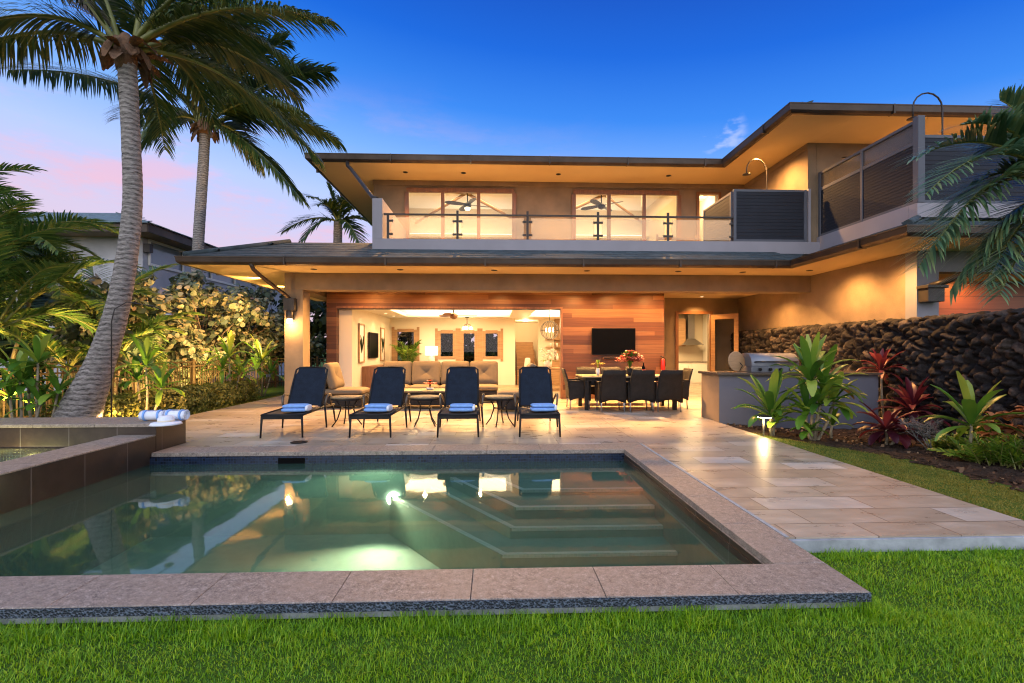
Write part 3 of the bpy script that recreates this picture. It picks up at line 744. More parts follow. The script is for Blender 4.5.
def tiles(eave, up, n, rise, run, tile=.33, seed=1, left_hip=0, right_hip=0, tmat='slate'):
    """courses of overlapping flat tiles from an eave line; hips shorten each course"""
    rnd = random.Random(seed); m = MB()
    A, B = Vector(eave[0]), Vector(eave[1]); T = (B-A).normalized(); L_ = (B-A).length; U = Vector(up)
    st = run/n
    for k in range(n):
        a0 = left_hip*st*k; b0 = L_ - right_hip*st*k; x = a0 - (k % 2)*tile*.5*0
        off = (k % 2)*tile*.5
        x = a0 - off if left_hip == 0 else a0
        while x < b0:
            x1 = min(x + (tile-off if x == a0 and off and left_hip else tile), b0)
            xs0 = max(x, a0)
            j = rnd.uniform(-.004, .006)
            p = A + T*xs0 + U*(st*k); q = A + T*(x1-.004) + U*(st*k)
            z0 = A.z + rise*k/n + .012 + j; z1 = A.z + rise*(k+1.12)/n + .002
            dU = U*(st*1.12)
            e = T*(left_hip*st*1.12 if xs0 == a0 else 0); e2 = T*(right_hip*st*1.12 if x1 >= b0-.001 else 0)
            bb = len(m.v)
            for (pt, z) in ((p,z0),(q,z0),(q+dU-e2,z1),(p+dU+e,z1)): m.v.append((pt.x,pt.y,z+.028))
            for (pt, z) in ((p,z0),(q,z0),(q+dU-e2,z1),(p+dU+e,z1)): m.v.append((pt.x,pt.y,z))
            for f_ in ((0,1,2,3),(7,6,5,4),(0,4,5,1),(1,5,6,2),(2,6,7,3),(3,7,4,0)): m.face([bb+i for i in f_])
            x = x1 if not (x1 >= b0) else b0+1
    return m
ZE = 3.385
def add_tiles(*a, **k): return tiles(*a, **k).build('roof_tiles', M['slate'], lower_roof, world=True)
lr = MB()
lr.sheet([(-6.8,10.92,ZE),(6.86,10.92,ZE),(6.86+.85,11.79,3.74),(-5.95,11.79,3.74)])
lr.sheet([(-5.95,11.785,3.735),(-2.9,11.785,3.735),(-2.9,12.55,4.05),(-5.17,12.55,4.05)]); lr.sheet([(-5.17,12.55,4.05),(-2.9,12.55,4.05),(-2.9,19,4.05),(-5.17,19,4.05)])
lr.sheet([(-6.8,19,ZE),(-6.8,10.92,ZE),(-5.17,12.55,4.05),(-5.17,19,4.05)])
lr.sheet([(6.86,10.92,ZE),(6.86,7.8,ZE),(8.1,9.0,3.80),(8.1,11.79,3.78)])
lr.sheet([(6.86,7.8,ZE),(16,7.8,ZE),(16,9.0,3.80),(8.1,9.0,3.80)])
lr.sheet([(-2.7,15.2,3.6),(8.1,15.2,3.6),(8.1,21,3.6),(-2.7,21,3.6)])
lower_roof = lr.build('lower_roof', M['slate'], house, world=True)
add_tiles(((-6.8,10.87,ZE),(-2.93,10.87,ZE)), (0,1,0), 6, .665, 1.66, seed=2, left_hip=1)
add_tiles(((-2.93,10.87,ZE),(6.95,10.87,ZE)), (0,1,0), 4, .36, .90, seed=22)
add_tiles(((-6.85,19,ZE),(-6.85,10.92,ZE)), (1,0,0), 6, .665, 1.66, seed=3, right_hip=1)
add_tiles(((6.81,10.9,ZE),(6.81,7.75,ZE)), (1,0,0), 4, .41, 1.28, seed=4, right_hip=1)
add_tiles(((6.8,7.75,ZE),(16,7.75,ZE)), (0,1,0), 4, .41, 1.23, seed=5, left_hip=1)
# hip capping on the near corner, the lit-up ridge end
for q_ in ([(6.82,7.76,ZE+.05),(8.08,8.98,3.86)], [(-6.8,10.88,ZE+.05),(-5.18,12.52,4.10)]):
    hc = MB(); hc.tube(q_, .07, 8); hc.build('hip_cap', M['slate'], lower_roof, world=True)

# --- balcony
part('parapet', 'stucco_pale', (-2.93,8.098,11.78,11.90,3.74,4.036)); part('parapet', 'stucco_pale', (-2.93,-2.69,11.902,15.0,3.74,5.0), (-2.93,-2.69,11.778,11.902,4.037,5.002))
part('parapet', 'stucco_pale', (8.10,8.32,9.2,11.905,3.78,4.175)); part('parapet', 'stucco_pale', (8.102,16,9.0,9.198,3.90,4.173))
part('balcony_floor', 'travertine', (-2.69,7.88,11.90,15.0,3.6,3.74)); part('balcony_floor', 'travertine', (8.32,16,9.2,11.9,3.9,4.0))
rail = part('balcony_railing', 'bronze', (-2.67,5.92,11.815,11.865,4.615,4.655))
xs = [at_y(px,230,11.84).x for px in (388,457.5,527.5,598,668,734)]
for k, x in enumerate(xs):
    m_ = MB(); m_.box(x-.028,x+.028,11.82,11.86,4.037,4.74 if 0 < k < 5 else 4.65)
    for zc in (4.16, 4.48):
        if k < 5: m_.box(x+.03,x+.12,11.822,11.858,zc-.025,zc+.025)
        if k > 0: m_.box(x-.12,x-.03,11.822,11.858,zc-.025,zc+.025)
    m_.build('post', M['bronze'], rail, bevel=.004, world=True)
for a, b in zip(xs, xs[1:]): part('glass_panel', 'rail_glass', (a+.09,b-.09,11.834,11.846,4.07,4.57), parent=rail)

def screen(o, u, length, z0, z1, strip=None, n=14, end_post=(True, True)):
    """privacy screen: tube frame, horizontal slats, optional frosted strip on top; o = start, u = direction"""
    o = Vector((*o, 0)); u = Vector((*u, 0)); Mx = Matrix(((u.x,-u.y,0),(u.y,u.x,0),(0,0,1)))
    def at(a, z): p = o + u*a; return (p.x, p.y, z)
    f = MB()
    if end_post[0]: f.obox(at(.035,(z0+z1)/2), (.07,.07,z1-z0), Mx)
    if end_post[1]: f.obox(at(length-.035,(z0+z1)/2), (.07,.07,z1-z0), Mx)
    zt = strip or z1
    f.obox(at(length/2, z1-.03), (length-.14,.05,.06), Mx); f.obox(at(length/2, z0+.03), (length-.14,.05,.06), Mx)
    if strip: f.obox(at(length/2, strip), (length-.14,.052,.075), Mx)
    mid = length > 2.2
    if mid: f.obox(at(length*.5, (z0+z1)/2), (.06,.068,z1-z0-.01), Mx)
    fo = f.build('privacy_screen', M['screen_frame'], house, bevel=.004, world=True)
    s2 = MB(); top = zt-.04 if strip else z1-.06
    h = (top-z0-.06)/n
    for k in range(n):
        zc = z0+.06+h*(k+.5); Mt = Mx @ Matrix.Rotation(R(0), 3, 'X')
        s2.obox(at(length/2, zc), (length-.15,.03,h-.006), Mt)
    s2.build('slats', M['screen_slat'], fo, world=True)
    if strip:
        s3 = MB(); s3.obox(at(length/2, (strip+z1)/2), (length-.15,.012,z1-strip-.10), Mx); s3.build('frosted_panel', M['frosted'], fo, world=True)
    return fo
screen((5.93,11.84), (1,0), 1.86, 4.04, 5.34)
screen((5.93,13.5), (0,-1), 1.62, 3.78, 5.30)
screen((8.16,11.88), (0,-1), 2.84, 4.18, 5.80, strip=5.36, n=16)
screen((8.20,9.07), (1,0), 4.4, 4.18, 5.50, n=14, end_post=(False, True))
part('screen_post', 'screen_frame', (8.11,8.25,8.99,9.12,4.176,5.85), bevel=.01)
part('screen_post', 'stucco_pale', (7.81,7.875,11.78,11.9,4.037,5.36), bevel=.005)
# louvred bench back seen through the glass
bb = MB()
for k in range(7): bb.obox((5.3, 13.9, 3.95+.105*k), (1.15,.02,.085), Matrix.Rotation(R(20),3,'X'))
bb.box(4.70,4.75,13.88,13.94,3.741,4.7); bb.box(5.85,5.91,13.88,13.94,3.741,4.7)
o_ = bb.build('slatted_bench', M['wood_light']); tag(o_, 'low slatted timber bench back on the balcony beside the lit door', 'bench')

# --- upper storey walls with openings
def wall_with_openings(mat, x0, x1, y0, y1, z0, z1, ops):
    b = []; x = x0
    for (a, c_, h0, h1) in ops:
        b.append((x,a,y0,y1,z0,z1))
        if h0 > z0: b.append((a,c_,y0,y1,z0,h0))
        b.append((a,c_,y0,y1,h1,z1)); x = c_
    b.append((x,x1,y0,y1,z0,z1)); return part('upper_wall', mat, *b)
UW = [(-2.68,.62,3.76,6.26), (2.46,5.78,3.76,6.26), (6.42,7.02,3.76,6.26)]
wall_with_openings('stucco', -3.69, 7.88, 15.0, 15.2, 3.6, 6.57, UW)
part('upper_wall', 'stucco', (-3.69,-3.5,15.202,20,4.0,6.57)); part('upper_wall', 'stucco', (7.88,8.1,11.92,15.2,3.6,6.572)); 
part('upper_wall', 'stucco', (8.102,8.75,11.9,12.1,4.0,6.57), (8.75,9.85,11.9,12.1,6.22,6.57), (9.85,16,11.9,12.1,4.0,6.57), (7.878,8.1,11.906,11.919,3.7,6.572))
part('wall_trim', 'stucco', (-3.71,7.86,14.965,14.998,6.40,6.548)); part('wall_trim', 'stucco', (7.862,7.878,11.9,14.96,6.40,6.548))
for (a,b,z0,z1) in UW[:2]:
    f = .07; w3 = (b-a)/3
    bx = [(a,b,14.94,15.03,z1-f,z1+.06), (a-.06,a+f,14.942,15.028,z0,z1-f), (b-f,b+.06,14.942,15.028,z0,z1-f)]
    for k in (1,2): bx.append((a+w3*k-.055,a+w3*k+.055,14.945,15.025,z0,z1-f))
    wn_ = part('window', 'wood_trim', *bx, bevel=.004)
    for k in range(3): part('pane', 'glass', (a+w3*k+f,a+w3*(k+1)-f,14.98,14.99,z0,z1-f), parent=wn_)
part('door_frame', 'wood_trim', (6.33,6.42,14.95,15.02,3.75,6.3), (7.02,7.11,14.95,15.02,3.75,6.3), (6.42,7.02,14.952,15.018,6.24,6.3))
ud = part('door', 'wood_light', (8.78,9.82,11.93,11.98,4.02,6.2), bevel=.004); part('pane', 'glass', (8.95,9.65,11.925,11.929,4.3,6.05), parent=ud)
# lit rooms behind
for (x0,x1) in ((-3.48,1.5), (1.7,6.2)):
    part('bedroom_wall', 'cream', (x0,x1,19.4,19.6,3.7,7.0), (x0-.02,x0+.1,15.22,19.4,3.7,7.0), (x1-.1,x1+.02,15.22,19.4,3.7,7.0))
    part('bedroom_floor', 'wood_floor', (x0,x1,15.2,19.4,3.7,3.77))
    cl_ = part('bedroom_ceiling', 'white_paint', (x0-.05,x1+.05,15.21,19.6,6.98,7.05))
    xm = (x0+x1)/2
    rb = MB()
    for sx in (-1,1): rb.tube([(xm,17.3,6.93),(xm+sx*2.1,15.6,6.60)], .06, 4); rb.tube([(xm,17.3,6.93),(xm+sx*2.1,19.2,6.35)], .06, 4)
    rb.build('ceiling_rib', M['wood_light'], cl_, world=True)
    part('crown_shelf', 'cream', (x0+.1,x1-.1,18.9,19.39,5.75,5.85)); part('cove_strip', 'cove_glow', (x0+.2,x1-.2,19.0,19.3,5.86,5.89), parent=cl_)
part('hall_wall', 'cream', (6.22,6.3,15.22,17.5,3.7,6.9), (7.3,7.4,15.22,17.5,3.7,6.9), (6.3,7.3,17.4,17.5,3.7,6.9)); part('hall_ceiling', 'white_paint', (6.2,7.4,15.21,17.5,6.6,6.66))
part('hall_floor', 'wood_floor', (6.22,7.4,15.2,17.5,3.7,3.768))
# --- upper eaves and hip roof
upper_soffit = part('soffit', 'soffit', (-5.05,6.575,13.60,15.1,6.555,6.58), (-5.05,-3.6,15.1,21,6.555,6.58), (6.577,8.0,10.47,15.1,6.556,6.582), (8.002,17,10.47,12.0,6.555,6.58))
g = gutter([(-5.05,21),(-5.05,13.60),(6.575,13.60),(6.575,10.47),(17,10.47)], 6.548, .20, .13)
g.build('gutter', M['gutter'], house, world=True)
ZU = 6.74; ur = MB()
ur.sheet([(-5.05,13.6,ZU),(6.575,13.6,ZU),(10.3,17.3,8.15),(-1.35,17.3,8.15)]); ur.sheet([(-5.05,21,ZU),(-5.05,13.6,ZU),(-1.35,17.3,8.15)])
ur.sheet([(6.575,13.6,ZU),(6.575,10.47,ZU),(10.3,14.2,8.15),(10.3,17.3,8.15)]); ur.sheet([(6.575,10.47,ZU),(17,10.47,ZU),(17,14.2,8.15),(10.3,14.2,8.15)])
ur.sheet([(-5.05,21,ZU),(-1.35,17.3,8.15),(17,17.3,8.15),(17,21,ZU)])
lower_roof = ur.build('upper_roof', M['slate'], house, world=True)
add_tiles(((-5.05,13.56,ZU),(6.6,13.56,ZU)), (0,1,0), 9, 1.22, 3.2, seed=6, left_hip=1)
add_tiles(((6.54,13.6,ZU),(6.54,10.42,ZU)), (1,0,0), 5, .66, 1.73, seed=7, right_hip=1)
add_tiles(((6.53,10.42,ZU),(17,10.42,ZU)), (0,1,0), 5, .66, 1.73, seed=8, left_hip=1)
# downpipes
dp = MB(); dp.tube([(-5.35,10.85,3.26),(-5.33,10.95,3.14),(-5.27,11.15,3.02),(-4.98,11.80,2.66),(-4.93,11.9,2.58)], .045, 8); dp.build('downpipe', M['gutter'], house, world=True)
quick('rain_box', M['bronze'], house, (-5.06,-4.80,11.82,11.998,2.30,2.60), bevel=.01)
dp = MB(); dp.tube([(-4.05,13.55,6.55),(-4.03,13.5,6.42),(-3.9,13.35,6.28),(-3.0,12.1,5.12),(-2.84,11.9,5.02)], .05, 8); dp.build('downpipe', M['bronze'], house, world=True)
dp = MB(); dp.tube([(9.0,7.72,3.24),(9.0,7.75,3.10),(8.95,7.85,2.98),(8.35,8.7,2.62),(8.22,8.85,2.55)], .06, 8); dp.build('downpipe', M['bronze'], house, world=True)
quick('rain_box', M['bronze'], house, (8.04,8.36,8.70,8.918,2.25,2.52), (8.0,8.40,8.66,8.916,2.50,2.56), bevel=.01)
# recessed downlights: trim ring and glowing lens, with the lamp they hold
def downlight(parent, x, y, z, on=True, power=0, target=None, ang_=120, col=WARM):
    m_ = MB(); m_.lathe([(.075,0),(.075,-.008),(.05,-.012)], (x,y,z), 16); rg = m_.build('downlight', M['bronze' if not on else 'white_paint'], parent, world=True)
    m_ = MB(); m_.lathe([(.045,-.006),(.045,-.0135)], (x,y,z), 14); m_.build('lens', M['downlight_lens' if on else 'screen_black'], parent, world=True)
    if power: lamp('downlight_lamp', 'SPOT', (x,y,z-.03), power, col, .04, target or (x,y,z-2), ang_, .8)
for x in (-2.6,-.9,1.9,5.2): downlight(upper_soffit, x, 14.3, 6.555, False)
downlight(upper_soffit, 9.9, 11.0, 6.555, True, 60)
for y in (12.9,14.6,16.6):
    downlight(lower_soffit, -6.0, y, 3.232, False); lamp('added_shrub_fill', 'SPOT', (-6.0,y,3.2), 1400, WARM, .05, (-9.3,y+.3,1.9), 100, .8)  # added spots brighten the left shrubs; these eave fittings are made up
for x in (6.0, 7.45): downlight(lower_soffit, x, 11.5 if x < 7 else 11.2, 3.232, False)
# ================================================================== neighbour's house
nb = thing('neighbour_house', "neighbour's grey two storey house with hipped slate roof and band of high windows", 'house', (-16, 20, 0))
quick('wall', M['neighbour_wall'], nb, (-26,-12.2,17.3,17.5,-.2,5.3), (-12.4,-12.2,17.501,17.6,-.2,5.3), (-12.4,-12.2,17.6,23.2,-.2,4.42), (-12.4,-12.2,17.6,23.2,5.18,5.3), (-12.4,-12.2,23.2,30,-.2,5.3))
wn_ = quick('window', M['white_paint'], nb, (-12.19,-12.13,17.55,23.25,4.33,4.42), (-12.19,-12.13,17.55,23.25,5.18,5.26), (-12.19,-12.13,17.55,17.62,4.42,5.18), (-12.19,-12.13,23.18,23.25,4.42,5.18), (-12.19,-12.14,19.4,19.47,4.42,5.18), (-12.19,-12.14,21.3,21.37,4.42,5.18))
for a,b in ((17.62,19.4),(19.47,21.3),(21.37,23.18)): quick('pane', M['neighbour_glass'], wn_, (-12.24,-12.22,a,b,4.42,5.18))
quick('wall_lamp', M['bronze'], nb, (-12.19,-11.98,17.32,17.50,4.75,5.05))
quick('soffit', M['stucco'], nb, (-27,-11.4,16.4,31,5.26,5.3))
quick('fascia', M['gutter'], nb, (-27,-11.38,16.36,16.40,5.24,5.50), (-11.40,-11.36,16.36,31,5.24,5.50))
m_ = MB(); m_.sheet([(-27,16.3,5.50),(-11.3,16.3,5.50),(-15.2,20.2,6.85),(-27,20.2,6.85)]); m_.sheet([(-11.3,16.3,5.50),(-11.3,31,5.50),(-15.2,27.1,6.85),(-15.2,20.2,6.85)]); m_.sheet([(-15.2,20.2,6.85),(-15.2,27.1,6.85),(-27,27.1,6.85),(-27,20.2,6.85)])
nr = m_.build('roof', M['slate_blue'], nb, world=True)
lower_roof = nr
tiles(((-27,16.26,5.50),(-11.3,16.26,5.50)), (0,1,0), 9, 1.35, 3.9, seed=11, right_hip=1).build('roof_tiles', M['slate_blue'], nr, world=True)
tiles(((-11.26,16.3,5.50),(-11.26,31,5.50)), (-1,0,0), 9, 1.35, 3.9, seed=12, left_hip=1).build('roof_tiles', M['slate_blue'], nr, world=True)

# ================================================================== pool loungers, towels, side tables
def make_lounger():
    t = thing('sun_lounger', 'x', 'sun lounger')
    f = MB()
    for s in (-1, 1):
        f.tube([(s*.30,-.03,.345),(s*.31,.5,.350),(s*.31,1.0,.352),(s*.30,1.62,.33)], .020, 8)
    f.tube([(-.30,-.03,.345),(.30,-.03,.345)], .020, 8); f.tube([(-.31,.96,.335),(.31,.96,.335)], .016, 8); f.tube([(-.30,1.62,.33),(.30,1.62,.33)], .018, 8)
    f.box(-.29,.29,-.045,-.02,.285,.335)
    fr = f.build('frame', M['black_metal'], t)
    for s in (-1, 1):
        m_ = MB(); m_.tube([(s*.30,-.02,.335),(s*.315,-.035,0)], [.019,.014], 8); m_.build('leg', M['black_metal'], t)
        m_ = MB(); m_.tube([(s*.35,.93,.36),(s*.375,.94,0)], [.019,.014], 8); m_.build('leg', M['black_metal'], t)
        m_ = MB(); m_.tube([(s*.29,1.58,.32),(s*.31,1.66,0)], [.019,.014], 8); m_.build('leg', M['black_metal'], t)
        m_ = MB(); m_.tube([(s*.35,.93,.34),(s*.365,.915,.45),(s*.375,.95,.535),(s*.38,1.05,.565),(s*.375,1.18,.55),(s*.35,1.30,.47),(s*.32,1.36,.36)], [.016,.017,.019,.021,.021,.018,.015], 8); m_.build('armrest', M['armrest_metal'], t)
    m_ = MB(); n = 10                                  # seat sling sags a little between the rails
    for k in range(n):
        y0 = -.01+.97*k/n; y1 = -.01+.97*(k+1)/n
        for j in range(6):
            x0 = -.29+.58*j/6; x1 = -.29+.58*(j+1)/6
            zz = lambda x: .352-.02*(1-(x/.29)**2)
            b = len(m_.v); m_.v += [(x0,y0,zz(x0)),(x1,y0,zz(x1)),(x1,y1,zz(x1)),(x0,y1,zz(x0))]; m_.face((b,b+1,b+2,b+3),0,True)
    m_.build('seat', M['sling_brown'], t)
    B0, B1 = Vector((0,.93,.37)), Vector((0,1.33,1.03)); ax = (B1-B0)
    m_ = MB()
    for s in (-1,1): m_.tube([B0+Vector((s*.285,0,-.02)), B0+ax*.5+Vector((s*.285,0,0)), B0+ax*.94+Vector((s*.275,0,0)), B0+ax+Vector((s*.22,.005,0)), B0+ax+Vector((s*.20*0,.005,.004))], .017, 8)
    m_.build('back_frame', M['black_metal'], t)
    m_ = MB(); nr_ = Vector((0,-ax.z,ax.y)).normalized()
    for k in range(10):
        for j in range(6):
            q = []
            for (kk, jj) in ((k,j),(k,j+1),(k+1,j+1),(k+1,j)):
                w_ = .275 if kk < 9 else .235
                x_ = -w_+2*w_*jj/6; p = B0+ax*(.02+.97*kk/10) - nr_*.018*(1-(x_/.28)**2)*math.sin(math.pi*kk/10); q.append((x_, p.y, p.z))
            b = len(m_.v); m_.v += q; m_.face((b,b+1,b+2,b+3),0,True)
    m_.build('backrest', M['sling_navy'], t)
    m_ = MB(); m_.tube([(-.2,1.22,.78),(-.2,1.5,.335)], .011, 6); m_.tube([(.2,1.22,.78),(.2,1.5,.335)], .011, 6); m_.build('back_strut', M['black_metal'], t)
    return t
def make_towel():
    t = thing('folded_towel', 'x', 'towel')
    m_ = MB(); puff(m_, (0,0,.036), (.40,.27,.070), p=7, n=12); puff(m_, (.004,.004,.094), (.385,.26,.060), p=7, n=12)
    m_.build('terry_fold', M['towel_blue'], t)
    m_ = MB(); puff(m_, (.195,.0,.060), (.05,.255,.10), p=6, n=10); m_.build('white_hem', M['towel_white'], t)
    return t
lx = [-3.27, -1.91, -.56, .71]; ly = [7.62, 7.58, 7.56, 7.54]
lab = ['navy sling sun lounger farthest from the dining table, left end of row', 'navy sling sun lounger second from the left in the poolside row', 'navy sling sun lounger third from the left in the poolside row', 'navy sling sun lounger nearest the dining table, right end of row']
tl = ['blue folded towel on the leftmost sun lounger', 'blue folded towel on second sun lounger from left', 'blue folded towel on third sun lounger from left', 'blue folded towel on the rightmost sun lounger']
lo0 = make_lounger(); to0 = make_towel()
for i in range(4):
    o = lo0 if i == 0 else copy_tree(lo0)
    o.location = (lx[i], ly[i], .0); o.rotation_euler.z = R([1.5,-.8,.6,-1.5][i]); tag(o, lab[i], group='poolside sun loungers')
    k = to0 if i == 0 else copy_tree(to0)
    k.location = (lx[i]+[.06,.02,.03,.08][i], ly[i]+.36, .352); k.rotation_euler.z = R([4,-3,2,5][i]); tag(k, tl[i], group='folded pool towels')
def make_side_table():
    t = thing('side_table', 'x', 'side table')
    m_ = MB(); m_.lathe([(.25,.492),(.285,.497),(.29,.51),(.285,.522),(.27,.524),(0.001,.525)], n=28); m_.build('tabletop', M['wicker_tan'], t)
    m_ = MB(); m_.lathe([(.27,.468),(.28,.468),(.28,.490),(.27,.490)], n=24); m_.build('apron', M['black_metal'], t)
    for k in range(4):
        a = k*math.pi/2+.5; c_, s_ = math.cos(a), math.sin(a)
        m_ = MB(); m_.tube([(.20*c_,.20*s_,.48),(.12*c_,.12*s_,.36),(.115*c_,.115*s_,.28),(.17*c_,.17*s_,.12),(.26*c_,.26*s_,0)], .012, 6); m_.build('leg', M['black_metal'], t)
    m_ = MB(); m_.tube([(.118*math.cos(a),.118*math.sin(a),.31) for a in [2*math.pi*i/14 for i in range(15)]], .008, 6); m_.build('ring', M['black_metal'], t)
    return t
st0 = make_side_table()
for i, (x, y) in enumerate([(-2.62,8.75),(-1.24,8.75),(.10,8.72)]):
    o = st0 if i == 0 else copy_tree(st0); o.location = (x, y, 0); o.rotation_euler.z = i*.4
    tag(o, ['round side table between first and second loungers from the left','round side table between the two middle loungers','round side table between the third lounger and the rightmost lounger'][i], group='round side tables')
m_ = MB(); m_.lathe([(.12,0),(.12,.006),(.10,.008)], n=24); fd = m_.build('drain_cover', M['black_metal']); fd.location = at_z(299,442.5,0) + Vector((0,0,.002)); tag(fd, 'round dark drain cover in the paving near pool edge', 'drain cover')

# ================================================================== lanai sofa group
def lounge_seat(name, label, cat, loc, rz, w, dep, n, group=None):
    """wicker base, seat cushions and tufted leaning back cushions; faces -y"""
    t = thing(name, label, cat, loc, rz, group)
    m_ = MB(); m_.box(-w/2,w/2,-dep,0,.05,.30); m_.box(-w/2,w/2,-.09,.02,.30,.62); m_.build('base', M['wicker'], t, bevel=.02)
    for k in range(n):
        x = -w/2 + w*(k+.5)/n
        m_ = MB(); puff(m_, (x,-dep/2-.04,.375), (w/n-.004,dep-.06,.17), p=11, n=12); m_.build('seat_cushion', M['cushion'], t)
        m_ = MB(); puff(m_, (x,-.24,.74), (w/n-.004,.64,.22), Matrix.Rotation(R(74),3,'X'), p=11, n=14, dimple=True); m_.build('back_cushion', M['cushion'], t)
    return t
lounge_seat('outdoor_sofa', 'long dark wicker sofa with four taupe tufted back cushions in the lanai', 'sofa', (-1.42,13.2,0), 0, 3.05, .85, 4)
lounge_seat('armless_lounge_chair', 'armless wicker lounge chair with taupe cushions facing right, by the column', 'lounge chair', (-4.05,11.7,0), R(90), .8, 1.0, 1, 'armless lounge chairs')
lounge_seat('armless_lounge_chair', 'armless wicker lounge chair facing left behind the rightmost sun lounger', 'lounge chair', (1.02,10.9,0), R(-90), .8, .95, 1, 'armless lounge chairs')
ct = thing('coffee_table', 'low dark wicker coffee table in front of the long sofa', 'coffee table', (-1.5,11.45,0))
m_ = MB(); m_.box(-.75,.75,-.38,.38,.385,.42); m_.build('tabletop', M['wicker_tan'], ct, bevel=.008)
m_ = MB(); m_.box(-.70,.70,-.34,.34,.08,.383); m_.build('base', M['wicker'], ct, bevel=.02)
for sx in (-1,1):
    for sy in (-1,1):
        m_ = MB(); m_.box(sx*.66-.03,sx*.66+.03,sy*.30-.03,sy*.30+.03,0,.078); m_.build('foot', M['black_metal'], ct)

# ================================================================== dining group
def make_dining_chair():
    t = thing('dining_chair', 'x', 'dining chair')
    def arched(mb, p0, p1, z0, z1, rise, th, nrm, n=10):
        p0, p1, nrm = Vector(p0), Vector(p1), Vector(nrm)
        for k in range(n):
            a, b = k/n, (k+1)/n
            za = z0+rise*math.sin(math.pi*a); zb = z0+rise*math.sin(math.pi*b)
            q = [p0.lerp(p1,a), p0.lerp(p1,b)]
            bb = len(mb.v)
            for off in (0, th):
                for (pt, z) in ((q[0],za),(q[1],zb),(q[1],z1),(q[0],z1)): w_ = pt+nrm*off; mb.v.append((w_.x,w_.y,z))
            for f_ in ((0,1,2,3),(7,6,5,4),(0,4,5,1),(2,6,7,3)): mb.face([bb+i for i in f_])
            if k == 0: mb.face([bb+i for i in (0,3,7,4)])
            if k == n-1: mb.face([bb+i for i in (1,5,6,2)])
    m_ = MB(); m_.box(-.265,.265,.05,.52,.40,.46)
    arched(m_, (-.265,.52,0),(.265,.52,0),.20,.40,.07,-.03,(0,1,0)); m_.build('seat', M['wicker'], t)
    m_ = MB()                                  # tall tapering back that sweeps down into a rear skirt
    prof = [(.20,.055),(.30,.035),(.46,.03),(.65,.0),(.80,-.045),(.92,-.085)]
    n = 12
    for i,(z,y) in enumerate(prof):
        w_ = [.262,.27,.275,.268,.255,.24][i]
        for k in range(n+1):
            x = -w_+2*w_*k/n; zz = z + (.07*math.sin(math.pi*k/n) if i == 0 else 0)
            m_.v.append((x, y-.012*math.cos(x/w_*1.5), zz))
    L_ = len(m_.v)
    for v in list(m_.v): m_.v.append((v[0]*.985, v[1]+.035, v[2]))
    for i in range(len(prof)-1):
        for k in range(n):
            a = i*(n+1)+k; m_.face((a,a+1,a+n+2,a+n+1),0,True); m_.face((L_+a+n+1,L_+a+n+2,L_+a+1,L_+a),0,True)
        a = i*(n+1); m_.face((a,a+n+1,L_+a+n+1,L_+a)); a += n; m_.face((L_+a,L_+a+n+1,a+n+1,a))
    a = (len(prof)-1)*(n+1)
    for k in range(n): m_.face((a+k,a+k+1,L_+a+k+1,L_+a+k)); m_.face((L_+k,L_+k+1,k+1,k))
    m_.build('backrest', M['wicker'], t)
    for s in (-1,1):
        m_ = MB(); arched(m_, (s*.268,.05,0),(s*.268,.53,0),.20,.63,.06,s*.028,(1,0,0)); m_.box(min(s*.26,s*.315),max(s*.26,s*.315),.03,.54,.632,.665); m_.build('arm_panel', M['wicker'], t, bevel=.008)
        for y in (.08,.49):
            m_ = MB(); m_.tube([(s*.245,y,.30),(s*.25,y+(.012 if y > .3 else -.02),0)], [.018,.014], 8); lg = m_.build('leg', M['steel'], t)
    return t
dc = make_dining_chair(); first = True
front = [(2.56,10.33),(3.19,10.33),(3.80,10.33)]; back = [(2.35,12.3),(2.98,12.3),(3.6,12.3)]
specs = [(x,y,0,l) for (x,y),l in zip(front,['dark wicker dining chair nearest the loungers in the row backing the pool','dark wicker dining chair in the middle of the row backing the pool','dark wicker dining chair nearest the counter in the row backing the pool'])]
specs += [(x,y,180,l) for (x,y),l in zip(back,['dark wicker dining chair against the wooden wall, behind the yellow flowers','dark wicker dining chair against the wooden wall, behind the pink bouquet','dark wicker dining chair against the wooden wall, behind the wine bottle'])]
specs += [(1.66,11.2,-90,'dark wicker dining chair at the table end nearest the wide opening'),(4.48,11.2,90,'dark wicker dining chair at the table end nearest the kitchen door')]
for (x,y,rz,l) in specs:
    o = dc if first else copy_tree(dc); first = False
    o.location = (x,y,0); o.rotation_euler.z = R(rz); tag(o, l, group='wicker chairs round the dining table')
dt = thing('dining_table', 'long dining table with pale woven top ringed by dark wicker chairs', 'dining table', (3.07,11.22,0))
m_ = MB(); m_.box(-1.1,1.1,-.5,.5,.725,.76); m_.build('tabletop', M['wicker_tan'], dt, bevel=.006)
m_ = MB(); m_.box(-1.03,1.03,-.44,.44,.65,.724); m_.build('apron', M['wicker'], dt)
for sx in (-1,1):
    for sy in (-1,1):
        m_ = MB(); m_.box(sx*1.0-.04,sx*1.0+.04,sy*.41-.04,sy*.41+.04,0,.649); m_.build('leg', M['wicker'], dt)

